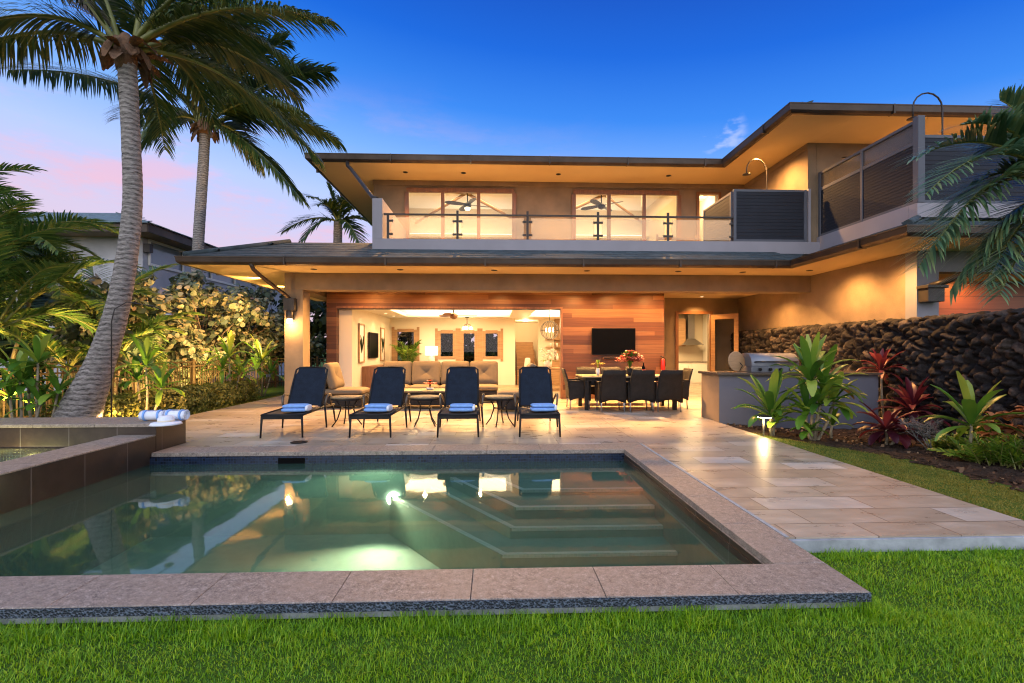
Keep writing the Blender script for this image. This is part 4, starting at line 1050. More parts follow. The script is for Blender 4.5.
# ------------------------------------------------------------------ leaf and flower makers
def leaf_disc(mb, p, nrm, r, rnd, asp=1.0, m=0):
    nrm = nrm.normalized(); a = nrm.orthogonal().normalized(); c_ = nrm.cross(a); w0 = rnd.random()*6.28; b = len(mb.v)
    for k in range(6):
        w = w0+k*math.pi/3; q = p + (a*math.cos(w)+c_*math.sin(w)*asp)*r*(1+.12*(k%2)) + nrm*r*.16*(1 if k in (1,4) else -.3)
        mb.v.append(tuple(q))
    mb.face((b,b+1,b+2,b+3),m,True); mb.face((b,b+3,b+4,b+5),m,True)
def strap(mb, base, dirv, length, width, droop, rnd, seg=6, m=0, fold=.18, tip=0.0):
    """one blade: starts narrow, widest past the middle, arches under its weight"""
    d = dirv.normalized(); side = d.cross(Vector((0,0,1)))
    side = side.normalized() if side.length > .05 else Vector((1,0,0))
    p = Vector(base); b = len(mb.v); st = length/seg
    for i in range(seg+1):
        u = i/seg; w = width*.5*(.35+.65*math.sin(math.pi*.5*min(1,u/.6)) if u < .6 else (max(0,1-((u-.6)/.42)**2.4))**.6); up = side.cross(d).normalized()
        mb.v += [tuple(p-side*w+up*w*fold*2), tuple(p), tuple(p+side*w+up*w*fold*2)]
        d = (d + Vector((0,0,-droop*st/length*(.4+1.6*u)))).normalized(); p = p + d*st
    for i in range(seg):
        a = b+i*3; mb.face((a,a+1,a+4,a+3),m,True); mb.face((a+1,a+2,a+5,a+4),m,True)
def rosette(mb, c, n, length, width, rnd, up=(.15,1.25), droop=1.0, m=0):
    a0 = rnd.random()*6
    for k in range(n):
        u = k/max(1,n-1); az = a0+k*2.399+rnd.uniform(-.25,.25); el = up[0]+(up[1]-up[0])*u+rnd.uniform(-.12,.12)
        d = Vector((math.cos(az)*math.cos(el), math.sin(az)*math.cos(el), math.sin(el)))
        strap(mb, Vector(c)+d*.02+Vector((0,0,.10*u*length)), d, length*rnd.uniform(.75,1.1), width*rnd.uniform(.8,1.15), droop*(1.15-.6*u)*rnd.uniform(.7,1.3), rnd, m=m)
def vase(name, label, loc, h, r, mat, petals, leaf, n, spread, seed):
    t = thing(name, label, 'flower vase', loc); rnd = random.Random(seed)
    m_ = MB(); m_.lathe([(r*.6,0),(r*.9,h*.3),(r,h*.6),(r*.75,h*.9),(r*.85,h),(r*.7,h*.98),(r*.6,h*.5)], n=16); m_.build('vase', mat, t)
    m_ = MB()
    for k in range(n):
        a = rnd.random()*6.28; q = rnd.random()**.5*spread; strap(m_, (0,0,h*.9), Vector((math.cos(a)*q,math.sin(a)*q,.6)), spread*1.7, .045, .5, rnd)
    m_.build('leaves', leaf, t)
    m_ = MB()
    for k in range(n):
        a = rnd.random()*6.28; q = rnd.random()**.6; c = Vector((math.cos(a)*q*spread, math.sin(a)*q*spread, h+spread*(.5+1.0*(1-q)*rnd.random()+.3*rnd.random())))
        for j in range(7): strap(m_, c, Vector((math.cos(j*.9)*1,math.sin(j*.9)*1,.7+rnd.random()*.5)), spread*.5, spread*.26, 1.0, rnd, seg=3)
    m_.build('blooms', petals, t); return t
vase('flower_vase', 'small vase of yellow flowers on the dining table', (2.42,11.25,.762), .16, .05, M['white_paint'], M['petal_yellow'], M['ti_leaf'], 9, .13, 3)
vase('flower_vase', 'large bouquet of pink and red lilies on the dining table', (3.10,10.98,.762), .17, .08, M['black_metal'], M['petal_pink'], M['ti_leaf'], 46, .25, 4)
vase('flower_vase', 'low dish of pale pink flowers on the coffee table', (-1.5,11.4,.421), .05, .10, M['white_paint'], M['petal_pink'], M['shrub_dark'], 12, .12, 5)
b_ = thing('wine_bottle', 'dark wine bottle standing on the dining table', 'bottle', (3.42,11.0,.762))
m_ = MB(); m_.lathe([(.036,0),(.038,.02),(.038,.19),(.015,.235),(.014,.30)], n=14); m_.build('glass_body', M['screen_black'], b_)
m_ = MB(); m_.lathe([(.0385,.06),(.0385,.15)], n=14); m_.build('paper_band', M['petal_red'], b_)
fx = thing('fire_extinguisher', 'small red fire extinguisher beside the right edge of wooden wall', 'fire extinguisher', (4.68,13.30,.78))
m_ = MB(); m_.lathe([(.055,0),(.06,.02),(.06,.27),(.03,.33),(.02,.34)], n=16); m_.build('cylinder_body', M['petal_red'], fx)
m_ = MB(); m_.lathe([(.02,.34),(.02,.39)], n=10); m_.tube([(0,0,.38),(-.08,-.01,.40)], .01, 6); m_.tube([(0,0,.37),(.07,0,.33),(.075,0,.12)], .009, 6); m_.build('valve', M['black_metal'], fx)
m_ = MB(); m_.box(-.03,.03,.05,.098,.05,.3); m_.build('bracket', M['black_metal'], fx)

# televisions
def television(label, loc, rz, w, h):
    t = thing('television', label, 'television', loc, rz)
    m_ = MB(); m_.box(-w/2,w/2,-.05,-.01,-h/2,h/2); m_.build('case', M['black_metal'], t, bevel=.005)
    m_ = MB(); m_.box(-w/2+.012,w/2-.012,-.053,-.051,-h/2+.02,h/2-.012); m_.build('screen', M['screen_black'], t)
    m_ = MB(); m_.box(-.2,.2,-.009,.045,-.12,.12); m_.build('wall_bracket', M['black_metal'], t)
    return t
television('black wall mounted television on the wooden lanai wall', (3.30,13.34,1.585), 0, 1.22, .74)
sb = thing('soundbar', 'slim dark soundbar under the lanai television', 'soundbar', (3.30,13.36,1.13))
m_ = MB(); m_.box(-.30,.30,-.08,.03,-.03,.03); m_.build('body', M['wood_trim'], sb, bevel=.01)
m_ = MB(); m_.box(-.28,.28,-.083,-.081,-.022,.022); m_.build('grille', M['black_metal'], sb)
television('television hung on the living room side wall between two pictures', (-3.93,15.85,1.5), R(90), 1.15, .82)
for y, l in ((14.5,'tall framed print nearest the opening on living room side wall'),(17.2,'tall framed print beyond the television on living room side wall')):
    t = thing('framed_picture', l, 'picture', (-3.935,y,1.55), R(90), 'framed prints')
    m_ = MB(); w_, h_ = .28,.58
    m_.box(-w_,w_,-.035,0,h_-.04,h_); m_.box(-w_,w_,-.035,0,-h_,-h_+.04); m_.box(-w_,-w_+.04,-.035,0,-h_+.04,h_-.04); m_.box(w_-.04,w_,-.035,0,-h_+.04,h_-.04); m_.build('frame', M['wood_light'], t)
    m_ = MB(); m_.box(-w_+.04,w_-.04,-.012,-.008,-h_+.04,h_-.04); m_.build('print', M['white_paint'], t)
    m_ = MB(); rnd = random.Random(int(y*10)); [strap(m_, (0,-.014,-.3), Vector((rnd.uniform(-.5,.5),0,1)), .55, .06, .3, rnd) for k in range(6)]
    m_.build('botanical_motif', M['shrub_dark'], t)
# living room furniture
t = thing('console_cabinet', 'low wooden console cabinet against the living room side wall', 'cabinet', (-3.70,15.6,0))
m_ = MB(); m_.box(-.24,.24,-1.0,1.0,.10,.86); m_.build('body', M['wood_trim'], t, bevel=.006)
for y in (-.5,.5):
    m_ = MB(); m_.box(.241,.258,y-.47,y+.47,.13,.83); dd = m_.build('door', M['wood_trim'], t, bevel=.003); m_ = MB(); m_.tube([(.26,y*.2,.4),(.28,y*.2,.4),(.28,y*.2,.6),(.26,y*.2,.6)], .008, 6); m_.build('handle', M['steel'], dd)
for y in (-.95,.95):
    for x in (-.2,.2): m_ = MB(); m_.box(x-.03,x+.03,y-.03,y+.03,0,.099); m_.build('leg', M['wood_trim'], t)
def fan(label, loc, drop, r, n, mat, lit, rz, grp):
    t = thing('ceiling_fan', label, 'ceiling fan', loc, rz, grp)
    m_ = MB(); m_.lathe([(.02,0),(.02,drop),(.06,drop),(.06,drop+.05)], n=12); m_.build('downrod', M['bronze'], t)
    m_ = MB(); m_.lathe([(.03,-.16),(.11,-.12),(.14,-.04),(.09,.02),(.03,.04)], n=18); m_.build('motor_housing', mat, t)
    for k in range(n):
        a = 2*math.pi*k/n; Mz = Matrix.Rotation(a,3,'Z') @ Matrix.Rotation(R(12),3,'X')
        m_ = MB(); b = 0
        for i in range(7):
            u = i/6; x = .10+(r-.10)*u; w_ = .075+.035*math.sin(u*2.4)
            if i == 6: w_ = .03
            for (yy, zz) in ((-w_,.006),(w_,.006),(w_,-.006),(-w_,-.006)): m_.v.append(tuple(Mz @ Vector((x,yy,zz-.03))))
        for i in range(6):
            for q in range(4): j = (q+1)%4; m_.face((i*4+q,i*4+4+q,i*4+4+j,i*4+j))
        m_.face((24,25,26,27)); m_.face((3,2,1,0)); m_.build('blade', mat, t)
    if lit: m_ = MB(); m_.lathe([(.09,-.13),(.10,-.16),(.07,-.21),(.01,-.23)], n=16); m_.build('light_bowl', M['lamp_soft'], t)
    return t
fan('brown ceiling fan in the ground floor living room', (-1.3,15.6,2.50), .45, .75, 3, M['wood_trim'], False, .2, 'ceiling fans')
fan('ceiling fan with glowing bowl in the left upstairs bedroom', (-.9,16.4,6.28), .55, .78, 4, M['bronze'], True, .35, 'ceiling fans')
fan('ceiling fan without lamp in the right upstairs bedroom', (3.65,16.4,6.30), .55, .78, 4, M['bronze'], False, .9, 'ceiling fans')
t = thing('table_lamp', 'table lamp with glowing white drum shade in front of living room window', 'lamp', (-2.3,17.9,0))
m_ = MB(); m_.box(-.35,.35,-.25,.25,.80,.86); m_.box(-.30,.30,-.2,.2,0,.8); m_.build('stand', M['white_paint'], t, bevel=.006)
m_ = MB(); m_.lathe([(.09,.861),(.12,.95),(.10,1.06),(.03,1.12),(.02,1.2)], n=16); m_.build('lamp_base', M['cream'], t)
m_ = MB(); m_.lathe([(.23,1.16),(.23,1.48)], n=22); m_.build('lamp_shade', M['lamp_shade_glow'], t)
t = thing('pendant_cluster', 'small chandelier of lit globes before the garden doors', 'chandelier', (-1.0,17.9,2.16))
m_ = MB(); m_.tube([(0,0,.15),(0,0,.39)], .012, 6); m_.lathe([(.08,.37),(.08,.395)], n=12)
for k in range(3): a = k*2.1+.4; m_.tube([(0,0,.15),(.12*math.cos(a),.12*math.sin(a),.12),(.15*math.cos(a),.15*math.sin(a),.04)], .008, 6)
m_.build('frame', M['bronze'], t)
for k in range(3): a = k*2.1+.4; m_ = MB(); m_.lathe([(.01,-.06),(.05,-.04),(.06,0),(.04,.04)], (.15*math.cos(a),.15*math.sin(a),0), 12); m_.build('globe', M['lamp_warm'], t)
t = thing('orb_pendant', 'large wire orb pendant with candle bulbs over the indoor dining table', 'pendant lamp', (1.88,16.4,2.02))
m_ = MB(); m_.tube([(0,0,.32),(0,0,.98)], .008, 6)
for k in range(6): a = k*math.pi/6; m_.tube([(.31*math.cos(a)*math.cos(w),.31*math.sin(a)*math.cos(w),.31*math.sin(w)) for w in [2*math.pi*i/24 for i in range(25)]], .007, 5)
m_.tube([(.31*math.cos(w),.31*math.sin(w),0) for w in [2*math.pi*i/24 for i in range(25)]], .008, 5); m_.build('wire_orb', M['bronze'], t)
for k in range(4): a = k*1.57; m_ = MB(); m_.lathe([(.012,-.06),(.014,0),(.022,.03),(.004,.09)], (.12*math.cos(a),.12*math.sin(a),0), 8); m_.build('bulb', M['lamp_warm'], t)
t = thing('indoor_dining_table', 'indoor wooden dining table under the wire orb pendant', 'dining table', (2.25,16.4,0))
m_ = MB(); m_.box(-.9,.9,-.5,.5,.70,.75); m_.build('tabletop', M['wood_light'], t, bevel=.005)
for sx in (-1,1):
    for sy in (-1,1): m_ = MB(); m_.box(sx*.8-.04,sx*.8+.04,sy*.42-.04,sy*.42+.04,0,.699); m_.build('leg', M['wood_light'], t)
t = thing('potted_orchid', 'white orchid in a pale pot on the indoor dining table', 'orchid', (1.80,16.25,.752)); rnd = random.Random(9)
m_ = MB(); m_.lathe([(.10,0),(.14,.02),(.15,.24),(.13,.25),(.12,.2)], n=18); m_.build('pot', M['white_paint'], t)
m_ = MB(); [strap(m_, (0,0,.22), Vector((math.cos(k),math.sin(k),.5)), .3,.07,1.2,rnd) for k in range(7)]; [m_.tube([(0,0,.22),(.03*sx,0,.45),(.18*sx,.02,.62),(.30*sx,0,.60)], .006, 5) for sx in (-1,1)]; m_.build('leaves', M['ti_leaf'], t)
m_ = MB()
for k in range(26):
    c = Vector((rnd.uniform(-.28,.28), rnd.uniform(-.1,.1), rnd.uniform(.36,.66)))
    for j in range(5): strap(m_, c, Vector((math.cos(j*1.26),-.35,math.sin(j*1.26))), .065,.05,.2,rnd,seg=2)
m_.build('blooms', M['petal_white'], t)
t = thing('upholstered_chair', 'cream indoor dining chair by the staircase', 'chair', (1.22,16.1,0), R(-75))
m_ = MB(); puff(m_, (0,.1,.45), (.48,.48,.12), p=7); m_.build('seat', M['cream'], t); m_ = MB(); puff(m_, (0,-.14,.78), (.46,.62,.09), Matrix.Rotation(R(84),3,'X'), p=7); m_.build('backrest', M['cream'], t)
for sx in (-1,1):
    for sy in (-.1,.3): m_ = MB(); m_.tube([(sx*.2,sy,.4),(sx*.21,sy,0)], .02, 6); m_.build('leg', M['wood_trim'], t)
t = thing('wall_shelf', 'lit open shelf with glassware on the dining room back wall', 'shelf', (2.9,18.84,1.45))
m_ = MB(); m_.box(-.9,.9,-.14,.05,.30,.33); m_.box(-.9,.9,-.14,.05,0,.03); m_.box(-.9,.9,-.26,.05,-.55,-.50); m_.box(-.88,.88,-.24,.05,-1.44,-.552); m_.build('boards', M['wood_light'], t)
for k in range(6):
    m_ = MB(); m_.lathe([(.03,0),(.045,.08),(.04,.14)], (-.7+k*.24,-.06,.031), 10); m_.build('glass', M['white_paint'], t)
    m_ = MB(); m_.lathe([(.05,0),(.06,.12),(.03,.2),(.02,.27)], (-.75+k*.3,-.1,-.499), 10); m_.build('jar', M['white_paint'], t)
# bedroom furniture glimpsed
for x, l in ((-.2,'small lit bedside lamp in the left upstairs bedroom'),(3.3,'small lit bedside lamp in the right upstairs bedroom')):
    t = thing('bedside_lamp', l, 'lamp', (x,18.5,3.771))
    m_ = MB(); m_.box(-.22,.22,-.2,.2,0,.6); m_.build('nightstand', M['wood_light'], t)
    m_ = MB(); m_.lathe([(.08,.601),(.10,.7),(.02,.85),(.02,.95)], n=14); m_.build('lamp_base', M['bronze'], t)
    m_ = MB(); m_.lathe([(.16,.92),(.12,1.18)], n=18); m_.build('lamp_shade', M['lamp_shade_glow'], t)
# kitchen
t = thing('kitchen_cabinet', 'white kitchen base cabinets with dark worktop behind the glazed door', 'kitchen cabinet', (7.3,18.9,0))
m_ = MB(); m_.box(-1.9,1.9,-.3,.55,0,.86); m_.build('body', M['white_paint'], t); m_ = MB(); m_.box(-1.92,1.92,-.34,.55,.862,.90); m_.build('worktop', M['granite'], t)
for k in range(5): m_ = MB(); m_.box(-1.85+k*.74,-1.85+k*.74+.70,-.322,-.302,.08,.83); d_ = m_.build('door', M['white_paint'], t, bevel=.004); m_ = MB(); m_.tube([(-1.25+k*.74,-.33,.6),(-1.25+k*.74,-.35,.6),(-1.25+k*.74,-.35,.75),(-1.25+k*.74,-.33,.75)], .006, 5); m_.build('handle', M['steel'], d_)
t = thing('range_hood', 'steel chimney range hood over the kitchen worktop', 'range hood', (7.87,19.2,1.55))
m_ = MB(); m_.box(-.13,.13,-.1,.28,.25,1.2); m_.build('chimney', M['steel'], t)
m_ = MB(); b = 0; m_.v += [(-.42,-.35,0),(.42,-.35,0),(.42,.28,0),(-.42,.28,0),(-.15,-.1,.25),(.15,-.1,.25),(.15,.28,.25),(-.15,.28,.25)]
for q in ((3,2,1,0),(4,5,6,7),(0,1,5,4),(1,2,6,5),(2,3,7,6),(3,0,4,7)): m_.face(q)
m_.build('canopy', M['steel'], t)
t = thing('wall_oven_tower', 'tall white oven cabinet with built in wooden fronted niche', 'oven', (8.82,18.7,0))
m_ = MB(); m_.box(-.36,.36,-.3,.7,0,2.78); m_.build('body', M['white_paint'], t, bevel=.006); m_ = MB(); m_.box(-.30,.30,-.325,-.302,.85,1.25); m_.build('oven_door', M['wood_light'], t, bevel=.006); m_ = MB(); m_.box(-.30,.30,-.32,-.302,1.3,1.42); m_.build('control_panel', M['steel'], t)
t = thing('upper_cabinet', 'wooden upper kitchen cabinet left of the range hood', 'kitchen cabinet', (7.30,19.2,1.5))
m_ = MB(); m_.box(-.34,.34,-.1,.28,0,1.1); m_.build('body', M['wood_light'], t, bevel=.004); m_ = MB(); m_.box(-.32,.32,-.122,-.102,.02,1.08); m_.build('door', M['wood_light'], t, bevel=.004)

# wall lamp on the column, outdoor kitchen, grill, path lamp
t = thing('wall_lamp', 'dark cylinder wall lamp glowing downward on the lanai column', 'wall lamp', (-4.93,11.998,2.1))
m_ = MB(); m_.box(-.06,.06,-.02,0,-.02,.16); m_.build('back_plate', M['bronze'], t); m_ = MB(); m_.lathe([(.075,.0),(.08,.01),(.08,.20),(.06,.21)], (0,-.11,0), 18); m_.build('shade', M['bronze'], t)
m_ = MB(); m_.lathe([(.058,-.10),(.062,-.09),(.062,-.005)], (0,-.11,0), 16); m_.build('glass_diffuser', M['lamp_warm'], t)
lamp('wall_lamp_light', 'POINT', (-4.93,11.80,1.93), 45, WARM, .05)
t = thing('outdoor_kitchen_counter', 'grey rendered outdoor kitchen counter with dark stone top beside the patio', 'counter', (5.7,9.3,0))
quick('body', M['counter_render'], t, (4.20,7.25,8.90,9.66,-.3,.875)); quick('end_panel', M['stucco'], t, (4.188,4.198,8.90,9.66,.002,.875))
quick('worktop', M['worktop_stone'], t, (4.14,7.30,8.84,9.72,.877,.925), bevel=.006)
t = thing('barbecue_grill', 'stainless barbecue grill with closed curved hood on the counter', 'grill', (5.35,9.32,.927))
m_ = MB(); m_.box(-.46,.46,-.27,.27,0,.11); m_.build('firebox', M['grill_steel'], t, bevel=.01)
m_ = MB(); pr = [(-.27,.115),(-.275,.19),(-.24,.28),(-.15,.345),(0,.365),(.14,.345),(.25,.27),(.27,.115)]; n = len(pr)
for x in (-.46,.46): m_.v += [(x,y,z) for y,z in pr]
for k in range(n-1): m_.face((k,n+k,n+k+1,k+1),0,True)
m_.face(range(n)); m_.face(range(2*n-1,n-1,-1)); hd = m_.build('hood', M['grill_steel'], t)
m_ = MB(); m_.tube([(-.40,-.26,.19),(-.40,-.33,.20),(.40,-.33,.20),(.40,-.26,.19)], .014, 8); m_.build('handle', M['black_metal'], hd)
for k in range(4): m_ = MB(); m_.lathe([(.03,0),(.03,.03),(.02,.035)], n=12); [m_.v.__setitem__(i,(x-.3+k*.2,-.272-z,y+.055)) for i,(x,y,z) in enumerate(m_.v)]; m_.build('knob', M['black_metal'], t)
t = thing('grill_end_disc', 'round brown disc standing in for the warm lit end of the grill', 'grill end', (4.70,9.25,.927), R(15))
m_ = MB(); m_.lathe([(.19,-.012),(.20,0),(.19,.012)], n=26); [m_.v.__setitem__(i,(x,z+y*.12,y+.20)) for i,(x,y,z) in enumerate(m_.v)]; m_.build('end_disc', M['wood_light'], t)  # disc stands in for the grill's round end; brown carries its warm light
m_ = MB(); m_.tube([(.05,-.03,.02),(.06,-.09,.12),(.0,-.09,.18)], .008, 6); m_.build('hook', M['black_metal'], t)
q = at_z(763.5,437,-.05)
t = thing('path_light', 'lit mushroom path light at the corner of the counter bed', 'path light', q)
m_ = MB(); m_.tube([(0,0,0),(0,0,.33)], .014, 8); m_.build('stem', M['stem_pale'], t)
m_ = MB(); m_.lathe([(.128,.330),(.13,.334),(.07,.352),(.02,.362)], n=24); m_.build('cap', M['bronze'], t)
m_ = MB(); m_.lathe([(.118,.318),(.118,.328)], n=22); m_.build('lens', M['lamp_warm'], t)
lamp('path_lamp', 'POINT', (q.x,q.y,q.z+.27), 12.0, (1,.66,.28), .04)
# towels and hat on the spa rim
for i,(px,dy) in enumerate(((153,0),(176,.04))):
    p = at_y(px,413,6.86+dy); t = thing('rolled_towel', ['blue edged rolled white towel at left on spa rim','blue edged rolled white towel at right on spa rim'][i], 'towel', (p.x,p.y,.374), R(4-8*i), 'rolled towels')
    m_ = MB(); pts = []; turns = 3.2; nn = 60; w_ = .15
    for k in range(nn+1):
        a = 2*math.pi*turns*k/nn; r = .022+.052*k/nn; pts.append((r*math.cos(a), r*math.sin(a)))
    for s in (-w_,w_): m_.v += [(s, y, z+.076) for y,z in pts]
    for k in range(nn): m_.face((k,nn+1+k,nn+2+k,k+1),0,True)
    for s in (-w_+.01,w_-.01): m_.lathe([(.068,0),(.068,.0005)], n=20)
    nv = len(m_.v)
    for i2 in range(nv-80, nv):
        x,y,z = m_.v[i2]; s = -w_+.012 if i2 < nv-40 else w_-.012; m_.v[i2] = (s+z, x, y+.076)
    m_.build('terry_roll', M['towel_white'], t)
    for s in (-.09,.09):
        m_ = MB(); m_.lathe([(.0755,-.012),(.0765,-.01),(.0765,.01),(.0755,.012)], n=24); nv = len(m_.v); [m_.v.__setitem__(k,(s+m_.v[k][2],m_.v[k][0],m_.v[k][1]+.076)) for k in range(nv-96,nv)]; m_.build('blue_stripe', M['towel_blue'], t)
p = at_y(166,418,6.70); t = thing('sun_hat', 'white wide brimmed sun hat resting against the rolled towels', 'hat', (p.x,p.y,.376))
m_ = MB(); m_.lathe([(.19,-.028),(.17,.0),(.11,.006),(.10,.01),(.095,.06),(.07,.085),(.01,.092)], n=28); m_.build('straw_body', M['towel_white'], t)
m_ = MB(); m_.lathe([(.1005,.012),(.099,.035)], n=24); m_.build('hat_band', M['cream'], t)
# outdoor showers
def shower(label, base, h, rch, dx, dy, head, mat, grp):
    t = thing('outdoor_shower', label, 'shower', base, 0, grp); m_ = MB(); d_ = Vector((dx,dy,0)).normalized(); pts = [Vector((0,0,0)), Vector((0,0,h*.5)), Vector((0,0,h-rch*.5))]
    for k in range(1,9): a = math.pi*k/8; pts.append(Vector((0,0,h-rch*.5)) + d_*(rch*.5*(1-math.cos(a))) + Vector((0,0,rch*.5*math.sin(a))))
    pts.append(pts[-1]+Vector((0,0,-head))); m_.tube(pts, .016, 8); m_.build('pipe', mat, t)
    e = pts[-1]; m_ = MB(); m_.lathe([(.02,.03),(.10,.006),(.105,0),(.10,-.008),(.02,-.01)][::-1], (e.x,e.y,e.z), 20); m_.build('shower_head', mat, t)
    m_ = MB(); m_.lathe([(.05,0),(.05,.015)], n=14); m_.build('base_flange', mat, t)
shower('gooseneck shower behind the small balcony privacy screen', (7.22,12.6,3.741), 2.64, .62, -1, -.2, .12, M['bronze'], 'balcony showers')
shower('gooseneck shower rising above the corner privacy screen', (9.12,9.55,4.0), 2.58, .62, -1, 0, .22, M['bronze'], 'balcony showers')
t = thing('garden_shower', 'slim metal garden shower post with bent arm beside the leaning palm', 'shower', (-6.05,7.9,-.1))
m_ = MB(); m_.tube([(0,0,0),(0,0,1.9),(.03,.02,2.1),(.16,.1,2.22),(.45,.3,2.17),(.62,.4,2.06)], .009, 8); m_.build('pipe', M['bronze'], t)
m_ = MB(); m_.lathe([(.02,.03),(.07,.0),(.07,-.008)][::-1], (.62,.4,2.04), 16); m_.build('shower_head', M['steel'], t)
m_ = MB(); m_.lathe([(.05,0),(.05,.02)], n=12); m_.build('base_flange', M['steel'], t)
# ================================================================== plants
def blade(mb, p, d, length, width, hang, seg=4, m=0):
    d = d.normalized(); side = d.cross(Vector((0,0,1)))
    side = side.normalized() if side.length > .05 else Vector((1,0,0))
    side = (side + Vector((0,0,.35))).normalized()
    b = len(mb.v); st = length/seg; p = Vector(p)
    for i in range(seg+1):
        u = i/seg; w = width*.5*(1-u**2.2)*(.55+.45*min(1,u*3)) + .0012
        mb.v += [tuple(p-side*w), tuple(p+side*w)]
        d = (d + Vector((0,0,-hang*(.35+u)/seg))).normalized(); p = p + d*st
    for i in range(seg): a = b+i*2; mb.face((a,a+1,a+3,a+2), m, True)
def frond(mb, base, tip, arch, leaf, n, hang, rnd, width=.035, stalk=.14, r0=.035, wind=(0,0,0), spread=1.0):
    B, T = Vector(base), Vector(tip); C_ = B.lerp(T,.45)+Vector((0,0,arch)); wind = Vector(wind)
    f = lambda u: B*(1-u)**2 + C_*2*u*(1-u) + T*u*u
    df = lambda u: ((C_-B)*2*(1-u) + (T-C_)*2*u).normalized()
    mb.tube([f(i/12) for i in range(13)], [r0*(1-.88*(i/12))+.003 for i in range(13)], 5, 1)
    roll = rnd.uniform(-.35,.35)
    for i in range(n):
        u = stalk+(1-stalk)*(i+rnd.random()*.5)/n; t = df(u); p = f(u); sd = t.cross(Vector((0,0,1)))
        sd = sd.normalized() if sd.length > .08 else Vector((1,0,0))
        up = sd.cross(t); prof = (math.sin(math.pi*(.12+.80*u))**.7)
        for s in (-1,1):
            d = (sd*s*(.85+.25*roll*s) + t*(.45+.55*u) + up*(.22+roll*s*.5))*spread + wind*.5 + Vector((rnd.gauss(0,.08),rnd.gauss(0,.08),rnd.gauss(0,.08)))
            blade(mb, p, d, leaf*prof*rnd.uniform(.8,1.1), width*(.7+.3*prof), hang*rnd.uniform(.75,1.25))
def trunk(name, pts, r, parent, rings=60, seed=1, n=14, mat='palm_trunk', rough=.012):
    rnd = random.Random(seed); P = [Vector(p) for p in pts]; m_ = MB()
    def cr(t):                      # Catmull-Rom through the points
        k = min(int(t*(len(P)-1)), len(P)-2); u = t*(len(P)-1)-k
        a,b,c_,d = P[max(k-1,0)],P[k],P[k+1],P[min(k+2,len(P)-1)]
        return .5*((2*b)+(c_-a)*u+(2*a-5*b+4*c_-d)*u*u+(3*b-a-3*c_+d)*u**3)
    pp = [cr(i/rings) for i in range(rings+1)]
    rr = []
    for i in range(rings+1):
        u = i/rings*(len(r)-1); k = min(int(u), len(r)-2); q = r[k]+(r[k+1]-r[k])*(u-k)
        rr.append(q*(1+rough*(1 if i % 2 else -1)+rnd.uniform(-.012,.012)))
    m_.tube(pp, rr, n); return m_.build(name, M[mat], parent, world=True)
M['rachis'] = plain('rachis', (.16,.17,.04), .5, 0, .25, 6, .1, 40, .002)
M['fibre'] = plain('fibre', (.14,.075,.040), .95, 0, .4, 12, .9, 40, .02)

def coconut_palm(label, base, pts, r, crown, fronds, seed, leaf=.82, width=.038):
    t = thing('coconut_palm', label, 'palm tree', base, 0, 'tall coconut palms by the left boundary'); rnd = random.Random(seed)
    trunk('trunk', pts, r, t, 110, seed)
    m_ = MB(); c = Vector(crown)
    m_.lathe([(r[-1]*1.0,-.25),(r[-1]*1.2,-.10),(r[-1]*1.25,.08),(r[-1]*.9,.25),(r[-1]*.4,.36)], c, 14)
    for k in range(30):
        a = rnd.random()*6.28; d = Vector((math.cos(a),math.sin(a),0)); q = c+d*r[-1]*1.3
        strap(m_, q+Vector((0,0,rnd.uniform(-.1,.25))), d*.6+Vector((0,0,rnd.uniform(-1.2,.3))), rnd.uniform(.25,.55), .16, .6, rnd, seg=4)
    m_.build('crown_fibre', M['fibre'], t, world=True)
    for (tip, arch, sc) in fronds:
        m_ = MB(); L_ = (Vector(tip)-c).length
        a = Vector(tip)-c; a.z = 0; a = a.normalized() if a.length > .1 else Vector((1,0,0))
        frond(m_, c+a*.10+Vector((0,0,.12)), tip, arch, leaf*sc, int(52+L_*15), 1.25, rnd, width, .14, .05, (0,0,-.16))
        m_.build('frond', [M['palm_leaf'], M['rachis']], t, world=True)
Y1 = 8.1
c1 = at_y(126,56,Y1)
b1 = at_y(72,440,Y1+.25)
pts = [b1, at_y(80,412,Y1+.2), at_y(101,361,Y1+.1), at_y(120,297,Y1), at_y(132,212,Y1), at_y(131,140,Y1), at_y(127,62,Y1)]
T = lambda px,py,dy=0: at_y(px,py,Y1+dy)
fr1 = [(T(-55,62,.3),.75,1.0),(T(-40,30,-1),.7,1.0),(T(250,-40,-.8),.6,1),(T(292,62,.2),1.05,1.05),(T(318,158,.9),.95,1.05),(T(300,100,1.8),1.1,1.05),(T(60,-90,.5),.5,1),(T(170,-120,.4),.4,1),
       (T(20,-60,-.6),.4,1),(T(235,-70,1.5),.4,1),(T(165,150,2.6),1.2,.9),(T(262,-10,1.6),.8,1.0),(T(215,125,2.2),1.2,1.0),(T(60,-20,2.2),.9,1),(T(10,-20,2.0),.9,.9),(T(330,20,-.9),.8,1.0)]
coconut_palm('tall leaning coconut palm nearest the pool with ringed grey trunk', b1, pts, [.40,.31,.20,.158,.136,.130,.132], c1, fr1, 11)
Y2 = 17.5
c2 = at_y(205,128,Y2); b2 = at_y(193,420,Y2)
T2 = lambda px,py,dy=0: at_y(px,py,Y2+dy)
